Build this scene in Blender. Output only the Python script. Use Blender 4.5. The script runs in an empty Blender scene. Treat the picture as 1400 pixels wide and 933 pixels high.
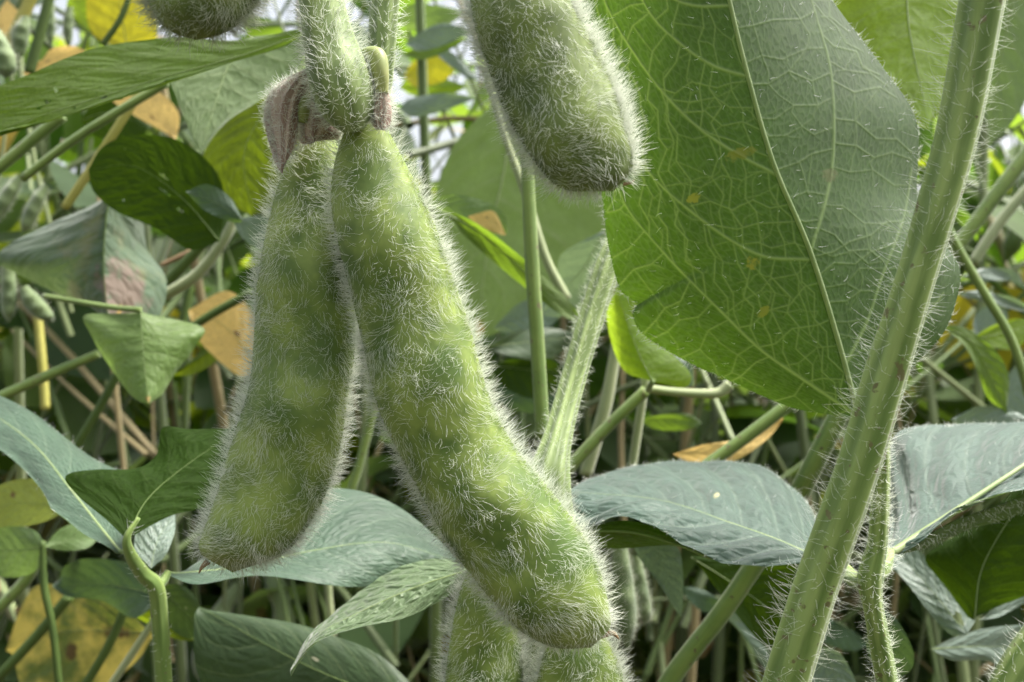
import bpy, math
import numpy as np
from mathutils import Vector

S = bpy.context.scene
COL = S.collection
rng = np.random.default_rng(7)

# ------------------------------------------------------------------ camera frame
CAM_H = 0.42                      # lens height over the soil, metres
LENS, SENSOR = 35.0, 36.0
K = SENSOR / LENS / 1400.0        # metres per photo pixel at one metre


def P(px, py, d):
    return np.array([(px - 700.0) * K * d, d, CAM_H - (py - 466.5) * K * d])


# ------------------------------------------------------------------ small helpers
def catmull(pts, n, power=1.0, ease=None):
    """n points along a centripetal-ish spline, evenly spaced by arc length (or by ease(t))."""
    p = np.asarray(pts, float)
    if len(p) == 2:
        t = np.linspace(0, 1, 40)[:, None]
        dense = p[0] * (1 - t) + p[1] * t
    else:
        e = np.vstack([2 * p[0] - p[1], p, 2 * p[-1] - p[-2]])
        out = []
        for i in range(1, len(e) - 2):
            p0, p1, p2, p3 = e[i - 1], e[i], e[i + 1], e[i + 2]
            m1 = (p2 - p0) * 0.5
            m2 = (p3 - p1) * 0.5
            L = np.linalg.norm(p2 - p1) + 1e-9
            for m in (m1, m2):
                l = np.linalg.norm(m)
                if l > 1.2 * L:
                    m *= 1.2 * L / l
            t = np.linspace(0, 1, 24, endpoint=(i == len(e) - 3))[:, None]
            out.append((2 * t**3 - 3 * t**2 + 1) * p1 + (t**3 - 2 * t**2 + t) * m1
                       + (-2 * t**3 + 3 * t**2) * p2 + (t**3 - t**2) * m2)
        dense = np.vstack(out)
    s = np.r_[0, np.cumsum(np.linalg.norm(np.diff(dense, axis=0), axis=1))]
    t = np.linspace(0, 1, n) if ease is None else ease
    q = t * s[-1]
    return np.stack([np.interp(q, s, dense[:, k]) for k in range(dense.shape[1])], 1)


def norm(a):
    return a / np.maximum(np.linalg.norm(a, axis=-1, keepdims=True), 1e-12)


def mesh_np(name, verts, quads, mats, uv=None, smooth=True, attr=None, keep=None, matidx=None):
    """A mesh out of numpy arrays: verts (N,3), quads (M,4) or tris (M,3), per-vertex uv (N,2)."""
    verts = np.asarray(verts, np.float32)
    quads = np.asarray(quads, np.int32)
    if keep is not None:
        quads = quads[keep]
    me = bpy.data.meshes.new(name)
    k = quads.shape[1]
    me.vertices.add(len(verts))
    me.vertices.foreach_set('co', verts.ravel())
    me.loops.add(quads.size)
    me.loops.foreach_set('vertex_index', quads.ravel())
    me.polygons.add(len(quads))
    me.polygons.foreach_set('loop_start', np.arange(0, quads.size, k, dtype=np.int32))
    if matidx is not None:
        me.polygons.foreach_set('material_index', np.asarray(matidx, np.int32))
    me.update(calc_edges=True)
    me.polygons.foreach_set('use_smooth', np.full(len(quads), smooth))
    if uv is not None:
        lay = me.uv_layers.new(name='UVMap')
        lay.data.foreach_set('uv', np.asarray(uv, np.float32)[quads.ravel()].ravel())
    if attr is not None:
        for an, av in attr.items():
            a = me.attributes.new(an, 'FLOAT', 'POINT')
            a.data.foreach_set('value', np.asarray(av, np.float32))
    for m in (mats if isinstance(mats, (list, tuple)) else [mats]):
        me.materials.append(m)
    return me


def link(name, me, parent=None):
    o = bpy.data.objects.new(name, me)
    COL.objects.link(o)
    if parent is not None:
        o.parent = parent
        off = root_of(parent)
        # verts were written in world space: shift them to the thing's own base
        n = len(me.vertices)
        co = np.empty(n * 3, np.float32)
        me.vertices.foreach_get('co', co)
        me.vertices.foreach_set('co', (co.reshape(-1, 3) - off).ravel())
        me.update()
    return o


def root_of(o):
    while o.parent is not None:
        o = o.parent
    return np.array(o.location, np.float32)


def thing(name, label, cat, base, group=None):
    o = bpy.data.objects.new(name, None)
    o.empty_display_size = 0.005
    COL.objects.link(o)
    o.location = Vector(base)
    o['label'] = label
    o['category'] = cat
    if group:
        o['group'] = group
    return o


def grid_quads(nr, nc, wrap=False):
    i = np.arange(nr - 1)[:, None]
    j = np.arange(nc if wrap else nc - 1)[None, :]
    j2 = (j + 1) % nc
    return np.stack([i * nc + j, i * nc + j2, (i + 1) * nc + j2, (i + 1) * nc + j], -1).reshape(-1, 4)


# ------------------------------------------------------------------ node helpers
class NT:
    def __init__(self, name):
        self.m = bpy.data.materials.new(name)
        self.m.use_nodes = True
        self.t = self.m.node_tree
        self.t.nodes.clear()
        self.out = self.t.nodes.new('ShaderNodeOutputMaterial')

    def n(self, typ, **kw):
        o = self.t.nodes.new(typ)
        for k, v in kw.items():
            setattr(o, k, v)
        return o

    def put(self, sock, v):
        if isinstance(v, bpy.types.NodeSocket):
            self.t.links.new(v, sock)
        elif isinstance(v, (tuple, list)) and sock.type == 'RGBA' and len(v) == 3:
            sock.default_value = (*v, 1)
        else:
            sock.default_value = v

    def math(self, op, a, b=0.0, c=0.0, clamp=False):
        o = self.n('ShaderNodeMath', operation=op, use_clamp=clamp)
        self.put(o.inputs[0], a)
        self.put(o.inputs[1], b)
        self.put(o.inputs[2], c)
        return o.outputs[0]

    def mix(self, f, a, b, typ='MIX'):
        o = self.n('ShaderNodeMix', data_type='RGBA', blend_type=typ)
        self.put(o.inputs[0], f)
        self.put(o.inputs[6], a)
        self.put(o.inputs[7], b)
        return o.outputs[2]

    def mixf(self, f, a, b):
        o = self.n('ShaderNodeMix', data_type='FLOAT')
        self.put(o.inputs[0], f)
        self.put(o.inputs[2], a)
        self.put(o.inputs[3], b)
        return o.outputs[0]

    def step(self, v, lo, hi):
        o = self.n('ShaderNodeMapRange', interpolation_type='SMOOTHSTEP')
        self.put(o.inputs[0], v)
        self.put(o.inputs[1], lo)
        self.put(o.inputs[2], hi)
        return o.outputs[0]

    def noise(self, vec, scale, detail=3.0, rough=0.5):
        o = self.n('ShaderNodeTexNoise')
        if vec is not None:
            self.put(o.inputs['Vector'], vec)
        o.inputs['Scale'].default_value = scale
        o.inputs['Detail'].default_value = detail
        o.inputs['Roughness'].default_value = rough
        return o.outputs[0]

    def comb(self, x, y, z=0.0):
        o = self.n('ShaderNodeCombineXYZ')
        self.put(o.inputs[0], x)
        self.put(o.inputs[1], y)
        self.put(o.inputs[2], z)
        return o.outputs[0]

    def done(self, shader):
        self.t.links.new(shader, self.out.inputs['Surface'])
        return self.m


def leaf_mat(name, top, under, trans, tf=0.35, N=7.0, latamt=1.0, terw=0.07, jit=0.7, veinc=(0.30, 0.36, 0.17), vein=0.5, terc=0.35,
             bump=0.6, rough=0.5, spec=0.4, sheen=0.3, mottle=0.35, patches=(), yellow=None, yamt=0.0, attr_trans=None,
             tscale=1.0, seed=0.0):
    """A two-sided soybean leaf: upper and under side have their own colour; light passes through the blade."""
    t = NT(name)
    uvn = t.n('ShaderNodeUVMap')
    sp = t.n('ShaderNodeSeparateXYZ')
    t.put(sp.inputs[0], uvn.outputs[0])
    u, v = sp.outputs[0], sp.outputs[1]
    obj = t.n('ShaderNodeTexCoord').outputs['Object']
    nz = t.noise(obj, 55.0, 3)
    s = t.math('MULTIPLY', t.math('ABSOLUTE', t.math('SUBTRACT', u, 0.5)), 2.0)
    side = t.math('GREATER_THAN', u, 0.5)
    wob = t.math('MULTIPLY', t.math('SUBTRACT', nz, 0.5), 0.07)
    curve = t.math('MULTIPLY', t.math('POWER', s, 1.25), 0.26)
    w = t.math('ADD', t.math('MULTIPLY', t.math('SUBTRACT', t.math('ADD', v, wob), curve), N),
               t.math('ADD', t.math('MULTIPLY', side, 0.45), seed))
    d = t.math('ABSOLUTE', t.math('SUBTRACT', t.math('FRACT', w), 0.5))
    lat = t.math('SUBTRACT', 1.0, t.step(d, 0.0, 0.055))
    quilt = t.step(d, 0.0, 0.5)
    vd = t.n('ShaderNodeTexVoronoi', feature='DISTANCE_TO_EDGE')
    nzv = t.n('ShaderNodeTexNoise')
    t.put(nzv.inputs['Vector'], obj)
    nzv.inputs['Scale'].default_value = 180.0
    wv = t.comb(t.math('MULTIPLY', u, 9.0 * tscale), t.math('MULTIPLY', w, 2.1 * tscale), 0.0)
    wv2 = t.n('ShaderNodeVectorMath', operation='ADD')
    nsc = t.n('ShaderNodeVectorMath', operation='SCALE')
    t.put(nsc.inputs[0], nzv.outputs[1])
    nsc.inputs['Scale'].default_value = jit
    t.put(wv2.inputs[0], wv)
    t.put(wv2.inputs[1], nsc.outputs[0])
    t.put(vd.inputs['Vector'], wv2.outputs[0])
    vd.inputs['Scale'].default_value = 1.0
    ter = t.math('SUBTRACT', 1.0, t.step(vd.outputs['Distance'], 0.0, terw))
    quilt2 = t.step(vd.outputs['Distance'], 0.0, 0.35)
    vm = t.math('MAXIMUM', t.math('MULTIPLY', lat, vein * latamt), t.math('MULTIPLY', ter, vein * terc))
    fine = t.noise(obj, 2600.0, 2)
    mot = t.noise(obj, 130.0, 4, 0.6)
    geo = t.n('ShaderNodeNewGeometry')
    back = geo.outputs['Backfacing']
    base = t.mix(back, top, under)
    dark = t.n('ShaderNodeMix', data_type='RGBA', blend_type='MULTIPLY')
    fac = t.math('MULTIPLY_ADD', t.math('SUBTRACT', mot, 0.5), mottle * 2.4, 1.0)
    fac = t.math('MULTIPLY', fac, t.math('MULTIPLY_ADD', t.math('SUBTRACT', fine, 0.5), 0.7, 1.0))
    def scaled(c):
        o = t.n('ShaderNodeVectorMath', operation='SCALE')
        t.put(o.inputs[0], c)
        t.put(o.inputs['Scale'], fac)
        return o.outputs[0]
    base = scaled(base)
    tr = scaled(t.mix(0.0, trans, trans))
    if yellow is not None:
        ym = t.step(t.noise(obj, 75.0, 4, 0.6), 0.62 - yamt * 0.4, 0.74 - yamt * 0.2)
        base = t.mix(ym, base, yellow)
        tr = t.mix(ym, tr, tuple(min(1, c * 1.2) for c in yellow))
    base = t.mix(vm, base, veinc)
    tr = t.mix(t.math('MULTIPLY', vm, 0.7), tr, tuple(c * 0.9 for c in veinc))
    if attr_trans is not None:            # veins traced into the mesh: clear tissue that lets more light through
        va = t.n('ShaderNodeAttribute', attribute_name='vein').outputs['Fac']
        base = t.mix(t.math('MULTIPLY', va, 0.75), base, veinc)
        tr = t.mix(va, tr, attr_trans)
    for (pu, pv, ru, rv, pc) in patches:
        du = t.math('DIVIDE', t.math('SUBTRACT', u, pu), ru)
        dv = t.math('DIVIDE', t.math('SUBTRACT', v, pv), rv)
        r2 = t.math('ADD', t.math('MULTIPLY', du, du), t.math('MULTIPLY', dv, dv))
        r2 = t.math('ADD', r2, t.math('MULTIPLY', t.math('SUBTRACT', t.noise(obj, 260.0 if ru > 0.06 else 1100.0, 4, 0.65), 0.5), 3.8))
        pm = t.math('SUBTRACT', 1.0, t.step(r2, 0.25, 1.05))
        base = t.mix(pm, base, pc)
        tr = t.mix(pm, tr, tuple(c * 0.8 for c in pc))
    # veins are sunk into the upper side and stand proud on the under side: one height field serves both
    h = t.math('ADD', t.math('MULTIPLY', quilt, 0.55), t.math('MULTIPLY', quilt2, 0.45))
    h = t.math('ADD', h, t.math('MULTIPLY', fine, 0.22))
    bp = t.n('ShaderNodeBump')
    bp.inputs['Strength'].default_value = bump
    bp.inputs['Distance'].default_value = 0.0009
    t.put(bp.inputs['Height'], h)
    pr = t.n('ShaderNodeBsdfPrincipled')
    t.put(pr.inputs['Base Color'], base)
    t.put(pr.inputs['Roughness'], t.mixf(back, rough, min(1, rough + 0.15)))
    t.put(pr.inputs['Specular IOR Level'], spec)
    t.put(pr.inputs['Sheen Weight'], sheen)
    t.put(pr.inputs['Sheen Roughness'], 0.45)
    t.put(pr.inputs['Normal'], bp.outputs[0])
    tl = t.n('ShaderNodeBsdfTranslucent')
    t.put(tl.inputs['Color'], tr)
    t.put(tl.inputs['Normal'], bp.outputs[0])
    mx = t.n('ShaderNodeMixShader')
    mx.inputs[0].default_value = tf
    t.t.links.new(pr.outputs[0], mx.inputs[1])
    t.t.links.new(tl.outputs[0], mx.inputs[2])
    return t.done(mx.outputs[0])


def plain_mat(name, c1, c2, scale=200.0, stretch=None, rough=0.6, tf=0.0, trans=None, sss=0.0, bump=0.0,
              sheen=0.0, spots=None, spec=0.35, stripes=0):
    t = NT(name)
    tc = t.n('ShaderNodeTexCoord').outputs['Object']
    if stretch == 'UV':
        sp = t.n('ShaderNodeSeparateXYZ')
        t.put(sp.inputs[0], t.n('ShaderNodeUVMap').outputs[0])
        vec = t.comb(t.math('MULTIPLY', sp.outputs[0], 14.0), t.math('MULTIPLY', sp.outputs[1], 2.5), 0.0)
        nz = t.noise(vec, 1.0, 4, 0.6)
        nz = t.math('ADD', t.math('MULTIPLY', nz, 0.45), t.math('MULTIPLY', t.noise(tc, scale, 3), 0.55))
        if stripes:
            cs = t.math('COSINE', t.math('MULTIPLY_ADD', sp.outputs[0], 6.28318 * stripes, 0.6))
            nz = t.math('ADD', nz, t.math('MULTIPLY', cs, 0.11))
    else:
        nz = t.noise(tc, scale, 4, 0.6)
    col = t.mix(t.step(nz, 0.32, 0.68), c1, c2)
    if spots is not None:
        sm = t.step(t.noise(tc, scale * 5, 3), 0.63, 0.68)
        col = t.mix(sm, col, spots)
    pr = t.n('ShaderNodeBsdfPrincipled')
    t.put(pr.inputs['Base Color'], col)
    pr.inputs['Roughness'].default_value = rough
    pr.inputs['Specular IOR Level'].default_value = spec
    pr.inputs['Sheen Weight'].default_value = sheen
    if sss:
        pr.inputs['Subsurface Weight'].default_value = sss
        pr.inputs['Subsurface Radius'].default_value = (0.7, 1.0, 0.3)
        pr.inputs['Subsurface Scale'].default_value = 0.0012
    if bump:
        bp = t.n('ShaderNodeBump')
        bp.inputs['Strength'].default_value = bump
        bp.inputs['Distance'].default_value = 0.0004
        t.put(bp.inputs['Height'], nz)
        t.put(pr.inputs['Normal'], bp.outputs[0])
    sh = pr.outputs[0]
    if tf:
        tl = t.n('ShaderNodeBsdfTranslucent')
        t.put(tl.inputs['Color'], trans or c2)
        mx = t.n('ShaderNodeMixShader')
        mx.inputs[0].default_value = tf
        t.t.links.new(sh, mx.inputs[1])
        t.t.links.new(tl.outputs[0], mx.inputs[2])
        sh = mx.outputs[0]
    return t.done(sh)


# ------------------------------------------------------------------ materials
G = dict(
    hero=leaf_mat('leaf_hero', (0.05, 0.10, 0.035), (0.036, 0.078, 0.016), (0.11, 0.22, 0.006), tf=0.45, N=6, vein=0.2, veinc=(0.22, 0.31, 0.12), attr_trans=(0.33, 0.46, 0.08), latamt=0.0, terw=0.14, jit=0.8,
                  terc=1.0, bump=0.07, rough=0.42, spec=0.55, sheen=0.25, mottle=0.4, tscale=5.0,
                  patches=((0.34, 0.30, 0.022, 0.010, (0.30, 0.31, 0.03)), (0.29, 0.225, 0.028, 0.008, (0.26, 0.29, 0.03)),
                           (0.42, 0.46, 0.045, 0.010, (0.22, 0.26, 0.03)), (0.26, 0.42, 0.02, 0.007, (0.30, 0.32, 0.03)), (0.66, 0.40, 0.03, 0.012, (0.14, 0.17, 0.05)))),
    blue=leaf_mat('leaf_glaucous', (0.05, 0.095, 0.07), (0.06, 0.11, 0.02), (0.12, 0.22, 0.02), tf=0.22, N=6.5,
                  veinc=(0.22, 0.28, 0.2), vein=0.25, terc=0.25, bump=0.42, jit=0.5, rough=0.55, spec=0.4, sheen=0.40, tscale=1.5, mottle=0.4,
                  patches=((0.62, 0.45, 0.02, 0.012, (0.42, 0.4, 0.2)),)),
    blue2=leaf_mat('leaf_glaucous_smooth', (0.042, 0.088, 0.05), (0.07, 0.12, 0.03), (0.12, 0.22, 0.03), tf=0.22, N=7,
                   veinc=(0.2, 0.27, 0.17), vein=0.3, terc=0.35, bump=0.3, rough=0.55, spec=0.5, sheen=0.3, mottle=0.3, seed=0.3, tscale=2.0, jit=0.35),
    pale=leaf_mat('leaf_pale_teal', (0.13, 0.19, 0.15), (0.13, 0.2, 0.1), (0.2, 0.3, 0.12), tf=0.25, vein=0.3, terc=0.2,
                  bump=0.3, sheen=0.6, spec=0.6, mottle=0.2),
    light=leaf_mat('leaf_light_green', (0.14, 0.22, 0.06), (0.16, 0.24, 0.07), (0.3, 0.46, 0.08), tf=0.42, vein=0.35,
                   terc=0.15, bump=0.25, sheen=0.3, mottle=0.18, patches=((0.5, 0.97, 0.2, 0.06, (0.45, 0.32, 0.1)),)),
    pale_under=leaf_mat('leaf_pale_underside', (0.1, 0.17, 0.05), (0.14, 0.20, 0.085), (0.24, 0.38, 0.07), tf=0.35, vein=0.45,
                        terc=0.12, bump=0.25, sheen=0.4, mottle=0.18),
    green=leaf_mat('leaf_green', (0.06, 0.11, 0.025), (0.085, 0.14, 0.025), (0.22, 0.36, 0.02), tf=0.42, vein=0.3, terc=0.15,
                   bump=0.3, sheen=0.15, mottle=0.25),
    lit=leaf_mat('leaf_backlit', (0.09, 0.16, 0.02), (0.11, 0.19, 0.02), (0.42, 0.60, 0.03), tf=0.6, vein=0.3, terc=0.2,
                 bump=0.25, sheen=0.1, mottle=0.3),
    yg=leaf_mat('leaf_yellow_green', (0.07, 0.115, 0.01), (0.08, 0.12, 0.01), (0.24, 0.33, 0.008), tf=0.5, vein=0.25, terc=0.2,
                bump=0.25, sheen=0.1, mottle=0.35),
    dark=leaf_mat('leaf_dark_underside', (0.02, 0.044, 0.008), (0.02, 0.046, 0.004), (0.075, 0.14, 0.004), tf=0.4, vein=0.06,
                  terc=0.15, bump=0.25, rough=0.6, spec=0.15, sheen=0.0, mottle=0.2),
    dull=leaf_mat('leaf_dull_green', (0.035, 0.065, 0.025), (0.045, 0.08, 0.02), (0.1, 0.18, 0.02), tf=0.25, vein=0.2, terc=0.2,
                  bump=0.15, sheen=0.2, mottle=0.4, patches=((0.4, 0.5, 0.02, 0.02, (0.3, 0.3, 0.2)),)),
    yellow=leaf_mat('leaf_yellow', (0.78, 0.55, 0.19), (0.74, 0.52, 0.18), (0.85, 0.6, 0.2), tf=0.4, vein=0.15, bump=0.25,
                    veinc=(0.6, 0.5, 0.2), mottle=0.3, sheen=0.1,
                    patches=((0.45, 0.4, 0.04, 0.06, (0.25, 0.13, 0.05)),)),
    yellow2=leaf_mat('leaf_lemon', (0.5, 0.44, 0.03), (0.5, 0.44, 0.03), (0.75, 0.68, 0.03), tf=0.5, vein=0.2, bump=0.25,
                     veinc=(0.5, 0.5, 0.1), mottle=0.5, sheen=0.1, yellow=(0.3, 0.36, 0.03), yamt=0.2),
    lime=leaf_mat('leaf_lime', (0.30, 0.36, 0.08), (0.3, 0.36, 0.08), (0.5, 0.56, 0.1), tf=0.35, vein=0.15, bump=0.3, mottle=0.35, sheen=0.2,
                  patches=((0.3, 0.6, 0.12, 0.05, (0.2, 0.13, 0.05)),)),
    sick=leaf_mat('leaf_yellowing', (0.10, 0.14, 0.04), (0.1, 0.15, 0.04), (0.2, 0.25, 0.03), tf=0.3, vein=0.15, bump=0.3,
                  yellow=(0.66, 0.53, 0.12), yamt=0.58, mottle=0.35, sheen=0.1,
                  patches=((0.5, 0.25, 0.14, 0.09, (0.16, 0.10, 0.04)), (0.65, 0.55, 0.08, 0.05, (0.12, 0.08, 0.03)))),
    brown=leaf_mat('leaf_brown_marked', (0.075, 0.125, 0.07), (0.09, 0.13, 0.05), (0.14, 0.22, 0.05), tf=0.25, vein=0.25, bump=0.4,
                   sheen=0.45, mottle=0.3, yellow=(0.16, 0.18, 0.08), yamt=0.05,
                   patches=((0.66, 0.70, 0.24, 0.27, (0.2, 0.15, 0.115)), (0.72, 0.75, 0.05, 0.07, (0.13, 0.09, 0.06)),
                            (0.66, 0.82, 0.025, 0.07, (0.5, 0.33, 0.08)))),
    crinkle=leaf_mat('leaf_crinkled', (0.13, 0.20, 0.09), (0.1, 0.17, 0.05), (0.2, 0.33, 0.08), tf=0.3, N=9, vein=0.5, terc=0.6,
                     veinc=(0.30, 0.38, 0.22), bump=0.55, rough=0.5, sheen=0.35, spec=0.5, mottle=0.3, tscale=0.9, jit=0.4),
)
M_RIB = plain_mat('leaf_midrib', (0.24, 0.33, 0.12), (0.31, 0.38, 0.17), 300, rough=0.5, tf=0.2, trans=(0.3, 0.4, 0.12), sheen=0.2)
M_MID = plain_mat('leaf_main_rib', (0.20, 0.29, 0.11), (0.27, 0.35, 0.15), 400, rough=0.55, tf=0.35, trans=(0.6, 0.7, 0.3), sheen=0.3)
M_RIB_DARK = plain_mat('leaf_midrib_green', (0.16, 0.24, 0.07), (0.20, 0.28, 0.09), 300, rough=0.5, tf=0.2, trans=(0.2, 0.3, 0.06))
M_VEIN = plain_mat('leaf_fine_vein', (0.24, 0.33, 0.12), (0.32, 0.40, 0.17), 400, rough=0.5, tf=0.55, trans=(0.75, 0.85, 0.38), sheen=0.2)
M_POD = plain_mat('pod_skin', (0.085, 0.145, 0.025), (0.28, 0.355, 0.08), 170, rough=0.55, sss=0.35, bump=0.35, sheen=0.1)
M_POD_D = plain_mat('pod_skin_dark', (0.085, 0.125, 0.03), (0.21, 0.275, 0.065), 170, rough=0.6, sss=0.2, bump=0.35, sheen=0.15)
M_BGPOD = plain_mat('pod_skin_far', (0.085, 0.135, 0.045), (0.17, 0.23, 0.09), 150, rough=0.7, sheen=0.6)
M_HAIR = plain_mat('pale_hair', (0.93, 0.95, 0.88), (0.96, 0.97, 0.93), 500, rough=0.4, tf=0.55, trans=(0.95, 0.97, 0.9))
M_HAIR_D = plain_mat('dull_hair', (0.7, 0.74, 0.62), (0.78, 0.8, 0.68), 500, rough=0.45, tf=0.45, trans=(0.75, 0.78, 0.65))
M_STALK = plain_mat('stalk_skin', (0.125, 0.20, 0.04), (0.30, 0.39, 0.12), 160, 'UV', rough=0.5, sss=0.2, bump=0.25, sheen=0.25,
                    spots=(0.15, 0.14, 0.05), stripes=6)
M_PET = plain_mat('petiole_skin', (0.13, 0.19, 0.05), (0.26, 0.34, 0.12), 160, 'UV', rough=0.5, sss=0.2, bump=0.3, sheen=0.3, stripes=7)
M_STEMG = plain_mat('twig_green', (0.11, 0.18, 0.035), (0.21, 0.29, 0.07), 160, 'UV', rough=0.6, sheen=0.2, bump=0.3, stripes=3, spots=(0.13, 0.12, 0.05))
M_STEMD = plain_mat('twig_dark', (0.05, 0.085, 0.02), (0.09, 0.14, 0.03), 120, 'UV', rough=0.6)
M_STEMP = plain_mat('twig_pale', (0.22, 0.27, 0.12), (0.33, 0.37, 0.19), 120, 'UV', rough=0.6, sheen=0.3)
M_STEMY = plain_mat('twig_yellow', (0.34, 0.33, 0.07), (0.45, 0.42, 0.12), 120, 'UV', rough=0.6)
M_CALYX = plain_mat('dry_calyx', (0.26, 0.17, 0.13), (0.5, 0.39, 0.32), 420, 'UV', rough=0.75, bump=0.8, sheen=0.3, stripes=3)
M_STUB = plain_mat('pod_stub', (0.20, 0.25, 0.07), (0.30, 0.32, 0.11), 200, rough=0.5, sss=0.2, sheen=0.2)
M_STRAW = plain_mat('dry_straw', (0.22, 0.14, 0.07), (0.4, 0.28, 0.16), 100, 'UV', rough=0.8)


# ------------------------------------------------------------------ hair
def hair_mesh(name, roots, dirs, length, radius, bend, mat, segs=4, sides=3, curl=0.12):
    n = len(roots)
    T = np.linspace(0, 1, segs + 1)
    ax = norm(np.cross(dirs, rng.normal(size=(n, 3))))
    ph = rng.uniform(0, 6.28, n)
    pts = np.empty((n, segs + 1, 3))
    for k, t in enumerate(T):
        pts[:, k] = (roots + dirs * (length * t)[:, None] + bend * (length * t * t)[:, None]
                     + ax * (length * curl * (np.sin(t * 3.2 + ph) - np.sin(ph)))[:, None])
    tan = norm(np.gradient(pts, axis=1))
    ref = norm(rng.normal(size=(n, 1, 3)))
    a = norm(np.cross(tan, np.broadcast_to(ref, tan.shape)))
    b = np.cross(tan, a)
    rad = radius[:, None] * (1.0 - 0.82 * T[None, :] ** 1.3)
    V = np.empty((n, segs + 1, sides, 3))
    for j in range(sides):
        an = 2 * math.pi * j / sides
        V[:, :, j] = pts + (a * math.cos(an) + b * math.sin(an)) * rad[..., None]
    q0 = grid_quads(segs + 1, sides, wrap=True)
    Q = (q0[None] + (np.arange(n) * (segs + 1) * sides)[:, None, None]).reshape(-1, 4)
    return mesh_np(name, V.reshape(-1, 3), Q, mat)


def fuzz(name, mesh_src, parent, n, length, radius, mat, lean=(0, 0, 0), spread=0.35, out=0.7, weight=None, segs=4, lo=0.0,
         curl=0.12, bendv=(0, 0, 0.15), label=None, tang=None, tang_amt=0.0, flowamt=0.0):
    """Hairs rooted on a grid surface: mesh_src = (pts (r,c,3), normals (r,c,3), wrap)."""
    pts, nor, wrap = mesh_src
    r, c = pts.shape[:2]
    e1 = np.linalg.norm(np.diff(pts, axis=0), axis=2)
    p2 = np.concatenate([pts, pts[:, :1]], 1) if wrap else pts
    n2 = np.concatenate([nor, nor[:, :1]], 1) if wrap else nor
    e2 = np.linalg.norm(np.diff(p2, axis=1), axis=2)
    nc = c if wrap else c - 1
    area = e1[:, :nc] * 0.5 * (e2[:-1] + e2[1:])
    wgt = area if weight is None else area * weight[:r - 1, :nc]
    pr = (wgt / wgt.sum()).ravel()
    idx = rng.choice(len(pr), n, p=pr)
    i, j = idx // nc, idx % nc
    fu, fv = rng.random(n)[:, None], rng.random(n)[:, None]
    def bil(A):
        return ((1 - fu) * ((1 - fv) * A[i, j] + fv * A[i, j + 1]) + fu * ((1 - fv) * A[i + 1, j] + fv * A[i + 1, j + 1]))
    root = bil(p2)
    nn = norm(bil(n2))
    L = length * rng.uniform(0.55, 1.15, n)
    flow = np.zeros((n, 3))
    for _ in range(6):
        kv = norm(rng.normal(size=3)) * 6.28 / rng.uniform(0.0025, 0.009)
        flow += np.sin(root @ kv + rng.uniform(0, 6.28))[:, None] * norm(rng.normal(size=3))
    d = nn * out + np.array(lean) + rng.normal(size=(n, 3)) * spread + flow * flowamt
    if tang is not None:
        tg = tang[i]
        d = d + tg * tang_amt
    # never grow back into the body
    dn = (d * nn).sum(1, keepdims=True)
    d = norm(d + nn * np.maximum(0, lo - dn))
    bend = np.array(bendv) + rng.normal(size=(n, 3)) * 0.22
    me = hair_mesh(name, root, d, L, radius * rng.uniform(0.7, 1.2, n), bend, mat, segs=segs, curl=curl)
    o = link(name, me, parent)
    o['kind'] = 'stuff'
    return o


def normals_grid(pts, wrap, flip_to=None):
    du = np.gradient(pts, axis=0)
    if wrap:
        dv = np.roll(pts, -1, 1) - np.roll(pts, 1, 1)
    else:
        dv = np.gradient(pts, axis=1)
    return norm(np.cross(dv, du))


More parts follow.
